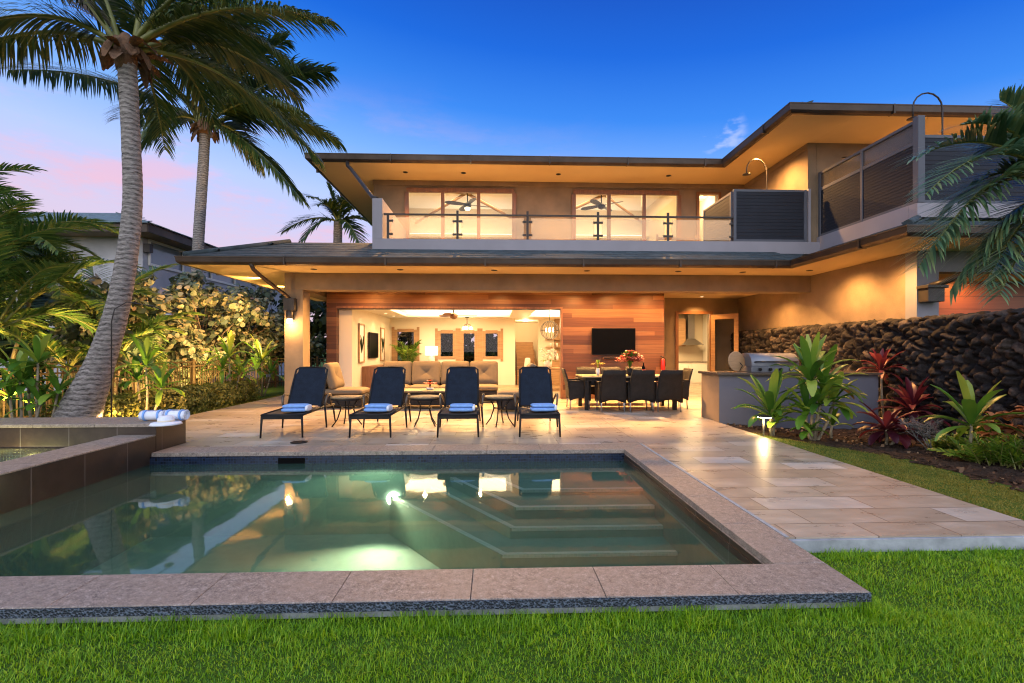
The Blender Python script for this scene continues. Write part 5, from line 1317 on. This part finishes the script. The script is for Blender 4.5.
fr2 = [(T2(8,70,.3),1.25,1.15),(T2(338,140,.4),1.3,1.1),(T2(302,200,-.5),.9,.95),(T2(330,72,1.0),1.2,1.1),(T2(145,138,-1),.9,1.0),(T2(120,120,1.5),1.1,1),(T2(262,165,1.2),1.0,1),(T2(285,40,.5),.8,1),(T2(225,-15,.4),.4,1),(T2(160,10,-.6),.5,1),(T2(110,40,.8),.8,1.0),(T2(250,10,-1.2),.6,1),(T2(300,110,-1.4),1.1,1.05),(T2(190,0,1.2),.4,1)]
coconut_palm('coconut palm farther back whose trunk stands before the neighbour house', b2, [b2, at_y(195,330,Y2), at_y(198,250,Y2), at_y(203,170,Y2), at_y(205,132,Y2)], [.22,.19,.18,.17,.165], c2, fr2, 12, 1.40, .070)
# palm beyond the house
Y3 = 24.0; c3 = at_y(338,222,Y3); b3 = at_y(336,400,Y3); T3 = lambda px,py,dy=0: at_y(px,py,Y3+dy)
t = thing('coconut_palm', 'low dark palm crown showing between the two roofs behind the house', 'palm tree', b3, 0, 'tall coconut palms by the left boundary'); rnd = random.Random(5)
trunk('trunk', [b3, c3], [.28,.2], t, 30, 5)
for tip, arch in ((T3(282,232),.8),(T3(306,196,1),.7),(T3(330,188),.3),(T3(352,192),.4),(T3(375,205,1),.8),(T3(388,235),.9),(T3(296,252,-1),1.2),(T3(318,205,-1),.7),(T3(362,250,-1),1.0),(T3(345,200,-1),.6)):
    m_ = MB(); frond(m_, c3, tip, arch, .95, 46, .8, rnd, .085, .1, .05); m_.build('frond', [M['palm_leaf'], M['rachis']], t, world=True)

def clump_palm(label, base, stems, seed, mat='areca_leaf', leaf=.42, width=.028, group=None, hang=.8, n=40):
    """clustering palm: cane stems with long arching fronds; stems = [(top, [(tip, arch)...])]"""
    t = thing('areca_palm', label, 'palm', base, 0, group); rnd = random.Random(seed)
    for top, fr in stems:
        top = Vector(top); foot = Vector(base)+Vector((rnd.uniform(-.25,.25),rnd.uniform(-.25,.25),0))
        m_ = MB(); m_.tube([foot, foot.lerp(top,.5)+Vector((rnd.uniform(-.05,.05),0,0)), top], [.045,.038,.03], 8); m_.build('cane', M['cane'], t, world=True)
        for tip, arch in fr:
            m_ = MB(); frond(m_, top, tip, arch, leaf, n, hang, rnd, width, .18, .022); m_.build('frond', [M[mat], M['rachis']], t, world=True)
    return t
M['litter'] = leafy('litter', [(.05,.028,.015), (.14,.075,.035), (.30,.20,.11)], .8, .1, 3)
M['cane'] = plain('cane', (.15,.13,.05), .5, 0, .3, 10, .3, 40, .003)
rnd = random.Random(21)
def auto_fronds(top, n, reach, rise, seed, sag=.9):
    r_ = random.Random(seed); out = []
    for k in range(n):
        a = k*2.399+r_.uniform(-.3,.3); u = r_.random(); L_ = reach*(.7+.4*r_.random())
        out.append((Vector(top)+Vector((math.cos(a)*L_, math.sin(a)*L_, rise*(1-u*1.3))), L_*sag*(.35+.35*u)))
    return out
for i,(x,y,h,reach,nf,l) in enumerate([(-8.9,8.3,2.3,2.0,13,'feathery areca palm at the far left edge behind the spa'),(-9.6,9.7,3.0,2.1,14,'tall areca palm rising highest at left before the neighbour roof'),(-9.0,11.3,2.0,1.7,12,'areca palm right of the tall one, left of leaning trunk'),(-10.6,8.6,3.2,2.3,12,'areca palm at the left edge with the highest arching fronds')]):
    st = []
    for j,(dx,dy,dh) in enumerate(((0,0,0),(.4,.25,-.7),(-.35,-.3,-1.1))):
        top = (x+dx,y+dy,h+dh); st.append((top, auto_fronds(top, nf-j*2, reach*(1-.12*j), 1.6, 31+i*7+j)))
    clump_palm(l, (x,y,-.1), st, 40+i, group='areca palms along the left boundary', leaf=.5, width=.038, n=50, hang=.5)
# blue-green palm leaning into view at right
YR = 4.7; cr_ = at_y(1075,205,YR); TR_ = lambda px,py,dy=0: at_y(px,py,YR+dy)
t = thing('pinnate_palm', 'blue green palm fronds arching in at the right edge above the stone wall', 'palm', at_y(1090,470,YR)); rnd = random.Random(77)
trunk('trunk', [at_y(1090,470,YR), at_y(1085,330,YR), cr_], [.11,.09,.075], t, 40, 3, 12)
for tip, arch, lf in ((TR_(918,268,-.1),1.05,.66),(TR_(950,292,.2),.75,.62),(TR_(985,285,-.2),.6,.6),(TR_(912,160,.1),.78,.58),(TR_(960,125,-.2),.6,.45),(TR_(940,215,.3),.8,.5),(TR_(1000,100,.1),.4,.4),(TR_(935,245,-.4),.95,.55),(TR_(972,160,.4),.75,.5),(TR_(1000,295,-.4),.5,.5),(TR_(925,195,-.5),.9,.5),(TR_(1060,60,.3),.3,.45),(TR_(1170,180,.2),.5,.45),(TR_(1150,300,-.2),.6,.45),(TR_(1090,320,.5),.5,.4)):
    m_ = MB(); frond(m_, cr_, tip, arch, lf, 70, .55, rnd, .034, .10, .020, spread=1.0); m_.build('frond', [M['areca_blue'], M['rachis']], t, world=True)

def shrub(name, label, base, h, rad, seed, mat, leafr, clusters, per, group=None, trunks=3, cat='shrub', flat=.8, cs=.32):
    t = thing(name, label, cat, base, 0, group); rnd = random.Random(seed); B = Vector(base)
    m_ = MB(); tips = []
    for k in range(clusters):
        while True:
            v = Vector((rnd.uniform(-1,1),rnd.uniform(-1,1),rnd.uniform(-1,1)))
            if .25 < v.length < 1: break
        wob = 1+.22*math.sin(v.x*5+seed)+.18*math.cos(v.z*6+seed*2)
        c = Vector((v.x*rad*wob, v.y*rad*wob, h*.54+v.z*h*.46*wob)); c.z = max(c.z, .12)
        tips.append(c); s_ = cs*rnd.uniform(.6,1.3)
        for j in range(per):
            w_ = Vector((rnd.gauss(0,1),rnd.gauss(0,1),rnd.gauss(0,.8)))
            if w_.length < .05: continue
            w_ = w_.normalized()*s_*rnd.random()**.4
            leaf_disc(m_, c+w_, w_.normalized()*.8+Vector((rnd.gauss(0,.35),rnd.gauss(0,.35),.45+rnd.gauss(0,.35))), leafr*rnd.uniform(.6,1.25), rnd, flat)
    m_.build('crown', M[mat], t)
    for q in range(trunks):
        m2 = MB(); foot = Vector((rnd.uniform(-.2,.2),rnd.uniform(-.2,.2),0)); fork = foot*1.5+Vector((rnd.uniform(-.2,.2),rnd.uniform(-.2,.2),h*.35))
        m2.tube([foot,fork],[.06,.04],7)
        for c in tips[q::trunks][:16]: m2.tube([fork, fork.lerp(c,.55)+Vector((0,0,.08)), c],[.03,.018,.006],5)
        m2.build('trunk', M['bark'], t)
    return t
grp = 'round leaved shrubs along the boundary fence'
for i,(x,y,h,r_,l) in enumerate([(-9.5,12.2,3.5,1.15,'round leaved sea grape shrub just right of the leaning palm trunk'),(-9.6,14.0,3.3,1.2,'warm lit round leaved shrub below the neighbour house corner'),(-9.5,16.0,3.9,1.25,'tallest round leaved shrub under the neighbour windows'),(-9.4,18.3,4.1,1.3,'round leaved shrub left of the lanai column, below the eave'),(-9.3,21.0,4.3,1.4,'darker round leaved shrub closest to the lanai column')]):
    shrub('sea_grape_shrub', l, (x,y,-.1), h, r_, 50+i, 'shrub_leaf', .088, 78, 46, grp, cs=.36)
gb = 'dark background trees'
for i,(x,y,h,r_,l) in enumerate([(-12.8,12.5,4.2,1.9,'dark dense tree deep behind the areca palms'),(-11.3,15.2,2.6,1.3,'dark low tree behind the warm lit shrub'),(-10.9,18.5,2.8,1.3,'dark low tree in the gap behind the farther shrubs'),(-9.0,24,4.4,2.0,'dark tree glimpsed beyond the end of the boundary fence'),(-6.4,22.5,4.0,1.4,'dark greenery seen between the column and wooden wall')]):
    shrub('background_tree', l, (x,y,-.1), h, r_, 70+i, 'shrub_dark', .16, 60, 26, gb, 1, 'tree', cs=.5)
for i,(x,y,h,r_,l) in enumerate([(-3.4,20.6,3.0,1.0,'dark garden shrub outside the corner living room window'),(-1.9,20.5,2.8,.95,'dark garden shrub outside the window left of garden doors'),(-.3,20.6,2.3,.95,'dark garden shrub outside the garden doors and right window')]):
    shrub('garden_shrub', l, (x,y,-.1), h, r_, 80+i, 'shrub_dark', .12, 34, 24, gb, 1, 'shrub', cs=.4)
# low clipped hedge beside the paving: three plants
for i,(y0,y1,l) in enumerate(((8.3,10.3,'low clipped hedge section nearest the spa, lit gold'),(10.3,12.4,'low clipped hedge section in the middle of the border'),(12.4,14.4,'low clipped hedge section at the far end near the lawn strip'))):
    t = thing('low_hedge', l, 'hedge', (-7.15,(y0+y1)/2,-.1), 0, 'low hedge along the paving'); rnd = random.Random(90+i); m_ = MB()
    for k in range(5200):
        u = Vector((rnd.uniform(-1,1),rnd.uniform(-1,1),rnd.uniform(-1,1))); ax = max(range(3), key=lambda a: abs(u[a])*(1.2 if a==2 else 1))
        if rnd.random() < .8: u[ax] = math.copysign(rnd.uniform(.82,1.05), u[ax])
        bump_ = 1+.10*math.sin(u.y*9+i)+.08*math.sin(u.x*7)
        p = Vector((u.x*.36*bump_, u.y*(y1-y0)*.52, .30+u.z*.27*bump_))
        leaf_disc(m_, p, Vector((u.x,u.y*.4,u.z+.4))+Vector((rnd.gauss(0,.5),rnd.gauss(0,.5),rnd.gauss(0,.4))), rnd.uniform(.022,.042), rnd, .6)
    m_.build('foliage', M['hedge_leaf'], t)
    m_ = MB()
    for k in range(14): y = (y0-y1)/2+(y1-y0)*(k+.5)/14; m_.tube([(rnd.uniform(-.06,.06),y,0),(rnd.uniform(-.15,.15),y+rnd.uniform(-.1,.1),.42)], .010, 5)
    m_.build('stems', M['bark'], t)
# boundary fence
fe = thing('boundary_fence', 'slim dark metal picket fence along the left boundary', 'fence', (-8.5,12,-.1))
m_ = MB()
for z in (.12,.88,1.0): m_.box(-8.515,-8.485,5,19.2,z,z+.035); m_.box(-8.48,-5.3,19.2,19.23,z,z+.035)
y = 5.05
while y < 19.2: m_.box(-8.509,-8.491,y-.009,y+.009,-.05,1.0); y += .115
x = -8.4
while x < -5.3: m_.box(x-.009,x+.009,19.206,19.224,-.05,1.0); x += .115
m_.build('picket_panel', M['iron'], fe, world=True)
for (x,y) in [(-8.5,5.2),(-8.5,7.4),(-8.5,9.6),(-8.5,11.8),(-8.5,14),(-8.5,16.2),(-8.5,19.21),(-6.9,19.21),(-5.3,19.21)]: quick('post', M['iron'], fe, (x-.04,x+.04,y-.04,y+.04,-.1,1.10), bevel=.004)

def ti_plant(label, base, stems, seed, mat, stem_mat='stem_pale', group=None, width=.085, name='ti_plant'):
    t = thing(name, label, 'plant', base, 0, group); rnd = random.Random(seed)
    ms, ml = MB(), MB()
    for (dx,dy,h,L_,n,up) in stems:
        p = [Vector((dx*.25,dy*.25,0)), Vector((dx*.7+rnd.uniform(-.03,.03),dy*.7,h*.5)), Vector((dx,dy,h))]
        ms.tube(p, [.026,.021,.016], 7); rosette(ml, p[-1]-Vector((0,0,.04)), n, L_, width, rnd, up)
    ms.build('stem', M[stem_mat], t); ml.build('foliage', M[mat], t); return t
G1 = 'green ti plants in front of the counter'; G2 = 'dark red ti plants by the stone wall'
def P(px,py,z): return at_z(px,py,z)
ti_plant('green ti plant leaning left just behind the lit path light', P(772,436,-.07), [(-.02,0,.34,.78,22,(.30,1.35)),(.14,.1,.22,.42,10,(.3,1.2))], 1, 'ti_leaf', group=G1, width=.125)
ti_plant('tallest many stemmed green ti plant in front of grey counter', P(812,441,-.11), [(-.03,.0,.95,.74,20,(.3,1.4)),(.26,.1,.85,.70,20,(.1,1.3)),(-.12,-.05,.46,.52,14,(.1,1.3)),(.10,-.05,.60,.55,14,(0,1.2)),(.40,.05,.62,.55,14,(0,1.2)),(-.12,-.12,.20,.26,8,(-.1,1.0))], 2, 'ti_leaf', group=G1, width=.125)
ti_plant('small green ti shoot beside the tallest ti plant', P(831,438,-.12), [(.02,0,.22,.36,8,(.4,1.4))], 3, 'ti_leaf', group=G1)
ti_plant('tall red ti plant on one thin pale stem at the counter corner', P(886,428,-.16), [(-.06,.05,1.12,.50,22,(-.1,1.35))], 4, 'ti_red', group=G2, width=.10)
ti_plant('dense dark red ti plant in the middle of red group', P(912,436,-.17), [(0,0,.45,.56,26,(-.15,1.4))], 5, 'ti_red', group=G2, width=.12)
ti_plant('low purple red ti plant nearest the lawn strip', P(886,446,-.15), [(0,0,.26,.50,22,(-.1,1.1)),(.24,.0,.22,.34,14,(-.1,1.1))], 6, 'ti_red', group=G2, width=.12)
ti_plant('green ti plant with broad splayed leaves at right before stone wall', P(970,462,-.17), [(.02,0,.50,.70,17,(.15,1.4))], 7, 'ti_leaf', group='green ti plants', width=.13)
for i,(px,y,h,L_,l) in enumerate(((20,7.9,.95,.6,'leafy green ti plant at the left edge above the spa rim'),(38,8.0,1.25,.55,'taller leafy ti plant beside the left edge of the fence'),(146,9.6,1.15,.62,'green ti plant by the fence right of the garden shower'),(229,13.2,1.25,.75,'dark green ti plant against the fence near the column'),(262,15.5,1.1,.8,'shadowed ti plant at the far fence corner by the column'))):
    b_ = at_y(px,400,y); b_.z = -.1
    ti_plant(l, b_, [(0,0,h,L_,16,(-.1,1.4)),(.22,.1,h*.62,L_*.8,12,(-.1,1.3)),(-.2,.05,h*.75,L_*.8,12,(-.1,1.3))], 20+i, 'ti_leaf', group='ti plants by the fence', width=.11)
lm = MB(); rnd = random.Random(404)
for k in range(520):
    if rnd.random() < .7: x = 5.55+2.1*rnd.random(); y = 3.2+5.6*rnd.random(); z = -.115-.05*(x-5.6)/2.2
    else: x = 4.3+1.35*rnd.random(); y = 8.85-1.5*rnd.random()*(x-4.0)/1.7; z = -.02-.09*(x-4.2)/1.4
    leaf_disc(lm, Vector((x,y,z)), Vector((rnd.gauss(0,.5),rnd.gauss(0,.5),1)), rnd.uniform(.02,.055), rnd, .45)
tag(lm.build('leaf_litter', M['litter']), kind='stuff')
# bleached twiggy shrub
t = thing('bare_twig_shrub', 'small bleached grey bare twig shrub in the mulch bed', 'shrub', P(930,451,-.16)); rnd = random.Random(33); m_ = MB()
def twig(p, d, L_, r, lv):
    q = p+d*L_; m_.tube([p,(p+q)/2+Vector((rnd.gauss(0,.012),rnd.gauss(0,.012),0)),q],[r,r*.8,r*.55],5)
    if lv:
        for k in range(3 if lv < 3 else 4):
            dd = (d+Vector((rnd.gauss(0,.6),rnd.gauss(0,.6),rnd.gauss(.0,.3)))).normalized(); twig(q, dd, L_*rnd.uniform(.5,.75), r*.55, lv-1)
for k in range(5): twig(Vector((rnd.uniform(-.05,.05),rnd.uniform(-.05,.05),0)), Vector((-.55+rnd.gauss(0,.35),rnd.gauss(0,.3),1)).normalized(), .24, .010, 4)
m_.build('twigs', M['grey_twig'], t)
# fern-like ground plants and copperleaf
G3 = 'bright green fern clumps'
for i,(px,py,s_,l) in enumerate(((962,455,.9,'bright fern clump left of the broad leaved ti stem'),(985,466,1.0,'bright fern clump below the broad leaved ti plant'),(1012,470,1.1,'fern clump at the right edge under the copper leaves'),(1000,448,1.2,'fern clump tight against the stone wall'),(946,452,.6,'small fern sprig at the left end of fern group'))):
    t = thing('fern_clump', l, 'fern', P(px,py,-.17), 0, G3); rnd = random.Random(200+i); m_ = MB(); mr = MB()
    for k in range(26):
        a = k*2.399; el = rnd.uniform(.3,1.35); d = Vector((math.cos(a)*math.cos(el),math.sin(a)*math.cos(el),math.sin(el))); L_ = .48*s_*rnd.uniform(.6,1.1)
        tip = d*L_*Vector((1,1,.8)).length/1.6; tip = Vector((d.x*L_, d.y*L_, d.z*L_*.85)); base_ = Vector((rnd.gauss(0,.10),rnd.gauss(0,.10),0))*s_
        frond(m_, base_, base_+tip, .08*s_, .14*s_, 11, .5, rnd, .026, .2, .006)
    m_.build('foliage', [M['fern_leaf'], M['rachis']], t)
t = thing('copperleaf_shrub', 'copperleaf shrub with peach leaves at the right edge', 'shrub', P(1028,462,-.17)); rnd = random.Random(8); m_ = MB(); m2 = MB()
for k in range(34):
    c = Vector((rnd.gauss(-.05,.24),rnd.gauss(0,.2),rnd.uniform(.15,.78))); m2.tube([(0,0,0),c*.5+Vector((0,0,.1)),c],[.014,.01,.005],5)
    for j in range(11): a = j*.9; strap(m_, c, Vector((math.cos(a),math.sin(a),rnd.uniform(-.1,.8))), .17, .09, .9, rnd, seg=4)
m_.build('foliage', M['copper_leaf'], t); m2.build('stems', M['bark'], t)
# potted palm in the living room
t = thing('potted_palm', 'potted palm in the living room before the corner window', 'potted plant', (-3.05,17.4,0)); rnd = random.Random(14)
m_ = MB(); m_.lathe([(.16,0),(.22,.05),(.24,.42),(.22,.44),(.2,.4)], n=18); m_.build('pot', M['white_paint'], t); m_ = MB()
for k in range(13): a = k*2.399; q = .62*rnd.uniform(.6,1.1); frond(m_, (0,0,.42), (math.cos(a)*q,math.sin(a)*q,1.25+rnd.uniform(-.1,.5)), .55, .30, 22, .7, rnd, .035, .25, .012)
m_.build('foliage', [M['ti_leaf'], M['rachis']], t)

# ================================================================== lava rock wall, every stone bulging from the face
def lava_wall():
    rg = np.random.default_rng(5)
    Y0, Yb, Z0, Z1, dep = 2.6, 15.65, -.45, 1.93, .42
    ds = .026; nu = int((Yb-Y0)/ds); v_face = Z1-Z0; nv = int((v_face+dep)/ds)
    # jittered seeds, big stones mixed with small
    gs = .15; sx, sy = int((Yb-Y0)/gs)+3, int((v_face+dep)/gs)+3
    S = []
    for i in range(-1,sx):
        for j in range(-1,sy):
            S.append(((i+.5+rg.uniform(-.46,.46)+.25*(j%2))*gs*1.12, (j+.5+rg.uniform(-.46,.46))*gs*.92))
    S = np.array(S); keep = rg.random(len(S)) > .22; S = S[keep]
    hgt = rg.uniform(.35,1.0,len(S)); tilt = rg.uniform(-.35,.35,(len(S),2)); ton = rg.random(len(S))
    U, V = np.meshgrid(np.arange(nu+1)*ds, np.arange(nv+1)*ds, indexing='ij')
    Uw = U+.022*np.sin(V*23+U*7)+.012*np.sin(U*51+V*31); Vw = V+.022*np.sin(U*19-V*9)+.012*np.sin(V*47-U*29)
    P_ = np.stack([Uw.ravel(),Vw.ravel()],1); d1 = np.empty(len(P_)); d2 = np.empty(len(P_)); k1 = np.empty(len(P_),int)
    for s in range(0,len(P_),4000):
        q = P_[s:s+4000]; o = np.argsort(q[:,0])
        m_ = (S[:,0] > q[:,0].min()-.6) & (S[:,0] < q[:,0].max()+.6); ii = np.nonzero(m_)[0]
        D = np.hypot(q[:,None,0]-S[ii][None,:,0], (q[:,None,1]-S[ii][None,:,1])*1.12); pt = np.argpartition(D,1,axis=1)[:,:2]; dd = np.take_along_axis(D,pt,1); od = np.argsort(dd,1)
        dd = np.take_along_axis(dd,od,1); pt = np.take_along_axis(pt,od,1); d1[s:s+4000]=dd[:,0]; d2[s:s+4000]=dd[:,1]; k1[s:s+4000]=ii[pt[:,0]]
    e = np.clip((d2-d1-.008)/.040,0,1); r_ = 1-np.clip(d1/.15,0,1)**2
    loc = P_-S[k1]
    pl_ = rg.uniform(-1.15,1.15,(len(S),4,2)); of = rg.uniform(0,.035,(len(S),4))
    facet = np.min((loc[:,None,:]*pl_[k1]).sum(2)+of[k1], axis=1)
    fac = np.abs(np.sin(P_[:,0]*31+k1*1.7)*np.sin(P_[:,1]*27+k1*2.9))+.5*np.abs(np.sin(P_[:,0]*61+P_[:,1]*43+k1))
    h = (e**.5)*np.clip(.085+.075*hgt[k1]+facet*.85, .015, .19) - .008*fac*e + .0035*rg.standard_normal(len(P_))*e
    h = h.reshape(U.shape); vv = V; on = vv <= v_face
    X = np.where(on, 7.86-h, 7.86+(vv-v_face)); Z = np.where(on, Z0+vv, Z1+h*.35); Y = Y0+U
    # soften the fold at the top edge
    t_ = np.clip(1-np.abs(vv-v_face)/.06,0,1); X = X+t_*.03; Z = Z-np.where(on,0,t_*.015)
    vs = np.stack([X.ravel(),Y.ravel(),Z.ravel()],1)
    a = (np.arange(nu)[:,None]*(nv+1)+np.arange(nv)[None,:]).ravel()
    f = np.stack([a,a+1,a+nv+2,a+nv+1],1)
    me = bpy.data.meshes.new('stone_face'); me.vertices.add(len(vs)); me.vertices.foreach_set('co', (vs-np.array([7.9,9,0])).ravel())
    me.loops.add(f.size); me.loops.foreach_set('vertex_index', f.ravel().astype(np.int32)); me.polygons.add(len(f)); me.polygons.foreach_set('loop_start', np.arange(len(f),dtype=np.int32)*4)
    me.polygons.foreach_set('use_smooth', np.ones(len(f),bool)); me.update(calc_edges=True)
    at = me.attributes.new('stone','FLOAT','POINT'); at.data.foreach_set('value', ton[k1].astype(np.float32)); me.materials.append(M['lava'])
    t = thing('lava_stone_wall', 'tall dry stacked dark lava rock wall along the right side', 'stone wall', (7.9,9,0))
    o = bpy.data.objects.new('stone_face', me); COL.objects.link(o); o.parent = t
    quick('wall_core', M['lava'], t, (7.88,8.012,2.6,15.66,-.5,1.90))
    quick('wall_core', M['lava'], t, (8.013,8.34,2.6,8.6,-.5,1.90))
lava_wall()

# ================================================================== grass
def grass(name, mat, rects, seed, zf, hmin, hmax, width, label):
    rg = np.random.default_rng(seed); Xs=[]; Ys=[]; Hs=[]
    for (x0,x1,y0,y1,den,hs) in rects:
        n = int((x1-x0)*(y1-y0)*den); Xs.append(rg.uniform(x0,x1,n)); Ys.append(rg.uniform(y0,y1,n)); Hs.append(np.full(n,hs))
    x = np.concatenate(Xs); y = np.concatenate(Ys); hs = np.concatenate(Hs); n = len(x)
    clump = .72+.38*(np.sin(x*9.1+y*3)*np.sin(y*11-x*4)+np.sin(x*23)*np.sin(y*19+x*7)*.5)
    h = rg.uniform(hmin,hmax,n)*hs*np.clip(clump,.5,1.4); az = rg.uniform(0,2*np.pi,n)+.8*np.sin(x*3+y*2); lean = np.abs(rg.normal(.5,.35,n)); w = width*rg.uniform(.7,1.3,n)
    z = zf(x,y); dx = np.cos(az); dy = np.sin(az); px = -dy*w/2; py = dx*w/2
    v = np.empty((n,5,3))
    for k,(u,ww) in enumerate(((0,1),(0,-1),(.55,.8),(.55,-.8),(1,0))):
        bend = lean*u*u*h*1.3; v[:,k,0] = x+dx*bend+px*ww; v[:,k,1] = y+dy*bend+py*ww; v[:,k,2] = z+h*u*(1-.25*lean*u)
    b = (np.arange(n)*5)[:,None]
    q = (b+np.array([0,1,3,2])).ravel(); tr = (b+np.array([2,3,4])).ravel()
    li = np.concatenate([q,tr]).astype(np.int32); ls = np.concatenate([np.arange(n)*4, n*4+np.arange(n)*3]).astype(np.int32)
    me = bpy.data.meshes.new(name); me.vertices.add(n*5); me.vertices.foreach_set('co', v.ravel()); me.loops.add(len(li)); me.loops.foreach_set('vertex_index', li); me.polygons.add(2*n); me.polygons.foreach_set('loop_start', ls); me.update(calc_edges=True)
    me.materials.append(mat); o = bpy.data.objects.new(name, me); COL.objects.link(o); tag(o, kind='stuff'); return o
zl = lambda x,y: np.where(x < 4.2, -.10, -.05-.10*np.clip((x-4.2)/1.4,0,1.2))-.002
grass('lawn_grass', M['grass'], [(-3.6,3.4,1.55,2.6,13000,1.0),(-3.4,2.2,2.46,2.64,9000,2.0),(2.12,4.9,2.2,3.36,11000,1.0),(2.12,4.9,3.24,3.375,6000,1.5),(2.1,2.2,2.5,3.36,8000,1.6),(4.9,6.3,2.4,4.0,5000,1.0)], 3, zl, .020, .046, .0038, '')
grass('lawn_strip_grass', M['grass_dry'], [(4.23,5.62,3.35,6.2,7000,.55),(4.23,5.6,6.2,8.2,5000,.55),(-6.95,-6.31,8.0,16,2500,1.0)], 4, zl, .025, .055, .0045, '')

# ================================================================== lamps inside and out
# lanai: washers along the wooden wall and lights in the ceiling
lc = bpy.data.objects['lanai_ceiling']
for x,p in ((-3.4,110),(-1.6,110),(.2,110),(2.3,260),(3.3,230),(4.4,240)): downlight(lc, x, 12.62, 3.052, True, p, (x,13.3,0), 140)
downlight(lc, 6.6, 15.2, 3.052, True, 200, (6.6,15.5,0), 120); downlight(lc, 5.6, 13.0, 3.052, True, 420, None, 140); downlight(lc, 7.2, 12.9, 3.052, True, 420, None, 140)
for x in (-3.2,-.8,1.6,4.0,6.0): downlight(lc, x, 12.75, 3.0505, True, 1500, (x,9.6,0), 140)
for x in (-4.2,-2.2,0,2.2,4.4): downlight(lower_soffit, x, 11.45, 3.2325, False, 0)
for y in (9.0,10.4,): lamp('added_wing_fill', 'SPOT', (7.3,y,3.2), 330, WARM, .05, (7.9,y,0), 140, .9)  # added spots wash the wing wall; the eave downlights themselves are off
lamp('alcove_lamp', 'AREA', (10,9.7,2.82), 26, WARM, .5, (10,9.9,0), sizey=.3)
# living room
for (a,b,y0,y1) in TR: lamp('tray_lamp', 'AREA', ((a+b)/2,(y0+y1)/2,2.97), 260 if a < 0 else 180, SOFT, b-a-.3, ((a+b)/2,(y0+y1)/2,0), sizey=y1-y0-.3)
for x,y,tx in ((-3.55,14.5,-3.95),(-3.55,16,-3.95),(-3.55,17.3,-3.95)): downlight(ceil, x, y, 2.56, True, 22, (tx,y,1.2), 90, SOFT)
for x,y in ((-2.0,14.05),(-.4,14.05),(1.2,14.05)): downlight(ceil, x, y, 2.56, True, 60, (x,13.2,0), 150, SOFT)
lamp('stair_lamp', 'POINT', (1.3,20,2.4), 60, SOFT, .1); lamp('pendant_lamp', 'POINT', (1.88,16.4,2.02), 40, SOFT, .12); lamp('table_lamp_light', 'POINT', (-2.3,17.9,1.33), 14, SOFT, .08)
lamp('kitchen_lamp', 'AREA', (6.9,17.2,2.75), 170, SOFT, 1.6, (6.9,17.2,0), sizey=1.6)
# upstairs
for (x0,x1) in ((-3.48,1.5),(1.7,6.2)): lamp('bedroom_lamp', 'AREA', ((x0+x1)/2,17.2,6.85), 150, (1,.66,.30), 3.0, ((x0+x1)/2,17.2,0), sizey=2.4); lamp('bedroom_fill', 'POINT', ((x0+x1)/2,16.8,4.9), 40, (1,.66,.30), .2)
lamp('hall_lamp', 'POINT', (6.8,16.3,6.2), 70, SOFT, .1)
t = thing('ceiling_lamp', 'bare bright lamp in the upstairs hall seen through open door', 'lamp', (6.55,15.9,6.02)); m_ = MB(); m_.lathe([(.01,-.07),(.06,-.04),(.07,0),(.04,.06)], n=14); m_.build('globe', M['lamp_white'], t); m_ = MB(); m_.tube([(0,0,.05),(0,0,.58)], .01, 6); m_.build('rod', M['bronze'], t)
for x in (-2.6,-.9,1.9,5.2): lamp('balcony_lamp', 'SPOT', (x,14.3,6.52), 1150, WARM, .05, (x,13.0,3.7), 130, .9)
lamp('added_soffit_fill', 'SPOT', (-4.4,15.6,6.52), 420, WARM, .05, (-4.6,15.5,4), 140, .9); lamp('balcony_lamp', 'SPOT', (7.0,12.5,6.5), 700, WARM, .05, (7.3,12.7,4), 150, .9); lamp('balcony_lamp', 'SPOT', (9.9,10.9,6.5), 700, WARM, .05, (9.9,10.9,4), 150, .9); lamp('balcony_lamp', 'SPOT', (12.9,10.9,6.5), 600, WARM, .05, (12.9,10.9,4), 150, .9)  # the spot at the left side is added to warm that soffit
# garden spotlights lighting the planting at left; the hedge one is added fill
for i,(x,y,tx,ty,tz,pw) in enumerate(((-7.75,10.2,-8.6,11.5,1.2,350),(-7.7,11.6,-9.4,13.6,2.2,900),(-7.6,14.0,-9.5,16.0,2.6,900),(-7.85,17.0,-9.3,18.2,2.4,400),(-7.7,7.9,-9.2,9.3,2.0,1300),(-6.5,8.1,-7.0,10.8,.35,420))):
    t = thing('garden_spotlight', ['small garden spotlight behind the hedge by the garden shower','small garden spotlight aimed at the shrub right of leaning palm','small garden spotlight aimed at the tallest round leaved shrub','small garden spotlight aimed at the shrub beside the column','small garden spotlight at the foot of the areca palms','added small spotlight washing the clipped hedge behind the rolled towels'][i], 'spotlight', (x,y,-.1), 0, 'garden spotlights')
    v = (Vector((tx,ty,tz))-Vector((x,y,.1))).normalized()
    m_ = MB(); m_.tube([(0,0,0),(0,0,.12)], .012, 6); m_.build('spike', M['black_metal'], t)
    m_ = MB(); c = Vector((0,0,.15)); m_.tube([c-v*.05,c+v*.06],[.025,.035],12); m_.build('head', M['black_metal'], t)
    m_ = MB(); m_.tube([c+v*.061,c+v*.064],[.03,.03],12); m_.build('lens', M['lamp_warm'], t)
    lamp('garden_lamp', 'SPOT', Vector((x,y,.05))+v*.09, pw, (1,.58,.19), .04, (tx,ty,tz), 110, .7)
